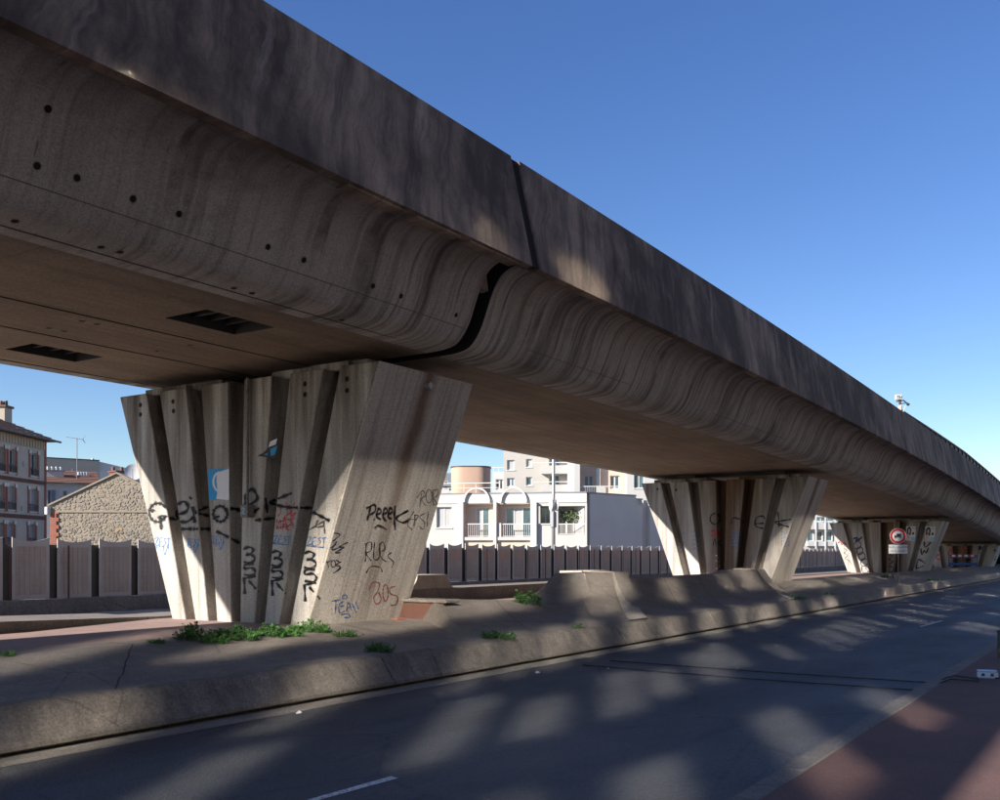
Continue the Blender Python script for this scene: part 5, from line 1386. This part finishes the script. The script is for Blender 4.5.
# ------------------------------------------------------------------ weeds
def surf_z(X, Y):
    # height of the near apron by marching its columns
    best = None
    lo, hi = X - .001, X + 4
    xp = X
    for _ in range(6):
        ty = 10.15 if xp < 13 or xp >= 30 else 9.9
        xp = X + skew(xp) * max(0, ty - Y)
    P = apron_pts(xp)
    for a, b in zip(P[:-1], P[1:]):
        if a[1] <= Y <= b[1] + 1e-9: t = (Y - a[1]) / max(1e-9, b[1] - a[1]); return a[2] + (b[2] - a[2]) * t
    return .375
def land(px, py):
    r = ray(px, py); t = 5.0
    while t < 80:
        p = EYE + r * t
        if p.y > 7.72 and p.z < (surf_z(p.x, p.y) if p.y < YC else .5): return p
        t += .01
    return at_z(px, py, .4)
def weed(px, py, wpx, hpx, label, seed):
    r_ = random.Random(seed); base = land(px, py); d = (base - EYE).dot(Vector((CA, SA, 0))); wd = wpx * d / F / 2; ht = hpx * 1.0 * d / F
    t = thing('weed_clump', label, 'weed', 'weeds growing in the concrete joints', base); mb = MB(); m2 = MB()
    nst = max(12, min(150, int(wpx * 1.7)))
    for i in range(nst):
        a = r_.uniform(-1, 1); bx_, by_ = a * wd * .9, r_.uniform(-.5, .5) * min(wd, .22)
        gx = bx_ * SA + by_ * CA; gy = -bx_ * CA + by_ * SA
        zz = surf_z(base.x + gx, base.y + gy) - base.z if base.y + gy < 10.2 else 0
        if abs(zz) > .3: zz = 0
        top = Vector((gx + r_.uniform(-.06, .06), gy + r_.uniform(-.06, .06), zz + ht * r_.uniform(.35, 1) * (1 - .45 * a * a)))
        root = Vector((gx, gy, zz - .01)); m2.tube([root, top], .003, 4)
        for k in range(9):
            f = r_.uniform(.15, 1); c = root.lerp(top, f) + Vector((r_.uniform(-1, 1), r_.uniform(-1, 1), 0)) * .03
            dr = Vector((r_.uniform(-1, 1), r_.uniform(-1, 1), r_.uniform(-.1, .9))).normalized(); sd_ = dr.cross(Vector((r_.uniform(-.4, .4), r_.uniform(-.4, .4), 1))).normalized()
            l = r_.uniform(.022, .05) * min(1.4, max(.7, ht / .15)); mb.quad(c, c + dr * l * .45 + sd_ * l * .33, c + dr * l, c + dr * l * .45 - sd_ * l * .33, mi=0 if r_.random() < .6 else 1)
    o = mb.build('foliage', [M['leaf'], M['leaf2']], t, recalc=False); o['kind'] = 'stuff'
    o = m2.build('stems', M['leaf'], t); o['kind'] = 'stuff'
weed(192, 640, 34, 17, 'bushy weed at the left end of the row below the nearest pier', 1)
weed(236, 640, 46, 15, 'wide low weed in the middle of the row below the nearest pier', 2)
weed(272, 637, 32, 15, 'tallest dense weed in the row below the nearest pier', 3)
weed(312, 632, 40, 13, 'weed under the second black 35K column, hugging the pier foot', 4)
weed(213, 643, 26, 11, 'low weed filling the gap left of the wide weed below the nearest pier', 18)
weed(291, 636, 24, 12, 'narrow weed between the tallest weed and the second 35K column', 19)
weed(347, 637, 26, 9, 'thin trailing weed running downhill from the pier foot', 5)
weed(379, 652, 28, 11, 'isolated weed on the slope right of the pier row', 6)
weed(157, 643, 16, 4, 'flat sprig of weed left of the pier row', 7)
weed(499, 643, 36, 9, 'bright weed at the barrier top below the diagonal slab edge', 8)
weed(519, 603, 15, 13, 'left one of two upright weeds on the slab crest', 9)
weed(532, 604, 20, 15, 'right one of two upright weeds on the slab crest', 10)
weed(579, 634, 12, 5, 'small weed behind the barrier before the first flared step', 11)
weed(797, 603, 18, 5, 'weed at the foot of the second pale flared strip', 12)
weed(829, 596, 10, 4, 'tiny weed by the barrier right of the second pier', 13)
weed(888, 578, 14, 6, 'weed behind the road sign post', 14)
weed(932, 582, 12, 4, 'flat weed on the slope right of the road sign', 15)
weed(10, 656, 12, 6, 'tiny dark weed at the left edge of the slope top', 16)
weed(87, 746, 9, 6, 'tiny weed in the gutter at lower left', 17) if False else None
# ------------------------------------------------------------------ the glazed building across the road (behind the camera): it throws the soft patches of reflected sun
def coated_glass():
    N = NT('solar_glass'); gl = N.n('ShaderNodeBsdfAnisotropic'); gl.distribution = 'BECKMANN'; gl.inputs['Color'].default_value = (.58, .565, .53, 1); gl.inputs['Roughness'].default_value = GR
    N.L(gl.outputs[0], N.t.nodes['Material Output'].inputs[0]); return N.mat
GR = .04
M['solar'] = coated_glass(); M['clad'] = plain('dark_cladding', (.10, .10, .105), .7)
opp = bpy.data.objects.new('opposite_building', None); COL.objects.link(opp); opp['kind'] = 'structure'
FY = -8.5
MB().box(-74, 74, FY - 12, FY - .15, 0, 24).build('facade_wall', M['clad'], opp)
pane = None
for k in range(3, 7):
    for i in range(96):
        x = -72 + i * 1.5 + (.0 if k % 2 else .3); z = 3.2 + k * 2.75
        wide = k == 6 and (-31 < x < -15 or -8 < x < 2)
        if random.random() < (.04 if wide else .45 if k == 3 else .30): continue
        if pane is None: pane = MB().box(-.45, .45, -.05, 0, 0, 1.75).build('window_pane', M['solar'], opp); p = pane
        else: p = copy_obj(pane, opp)
        p.scale.x = 1.5 if wide else random.choice((1, 1, .6, 1.2)); p.scale.z = 1.8 if wide else random.choice((1, 1, .7))
        p.location = (x, FY - .05, z); p.rotation_euler = (random.uniform(-.003, .003), 0, random.uniform(-.007, .007))
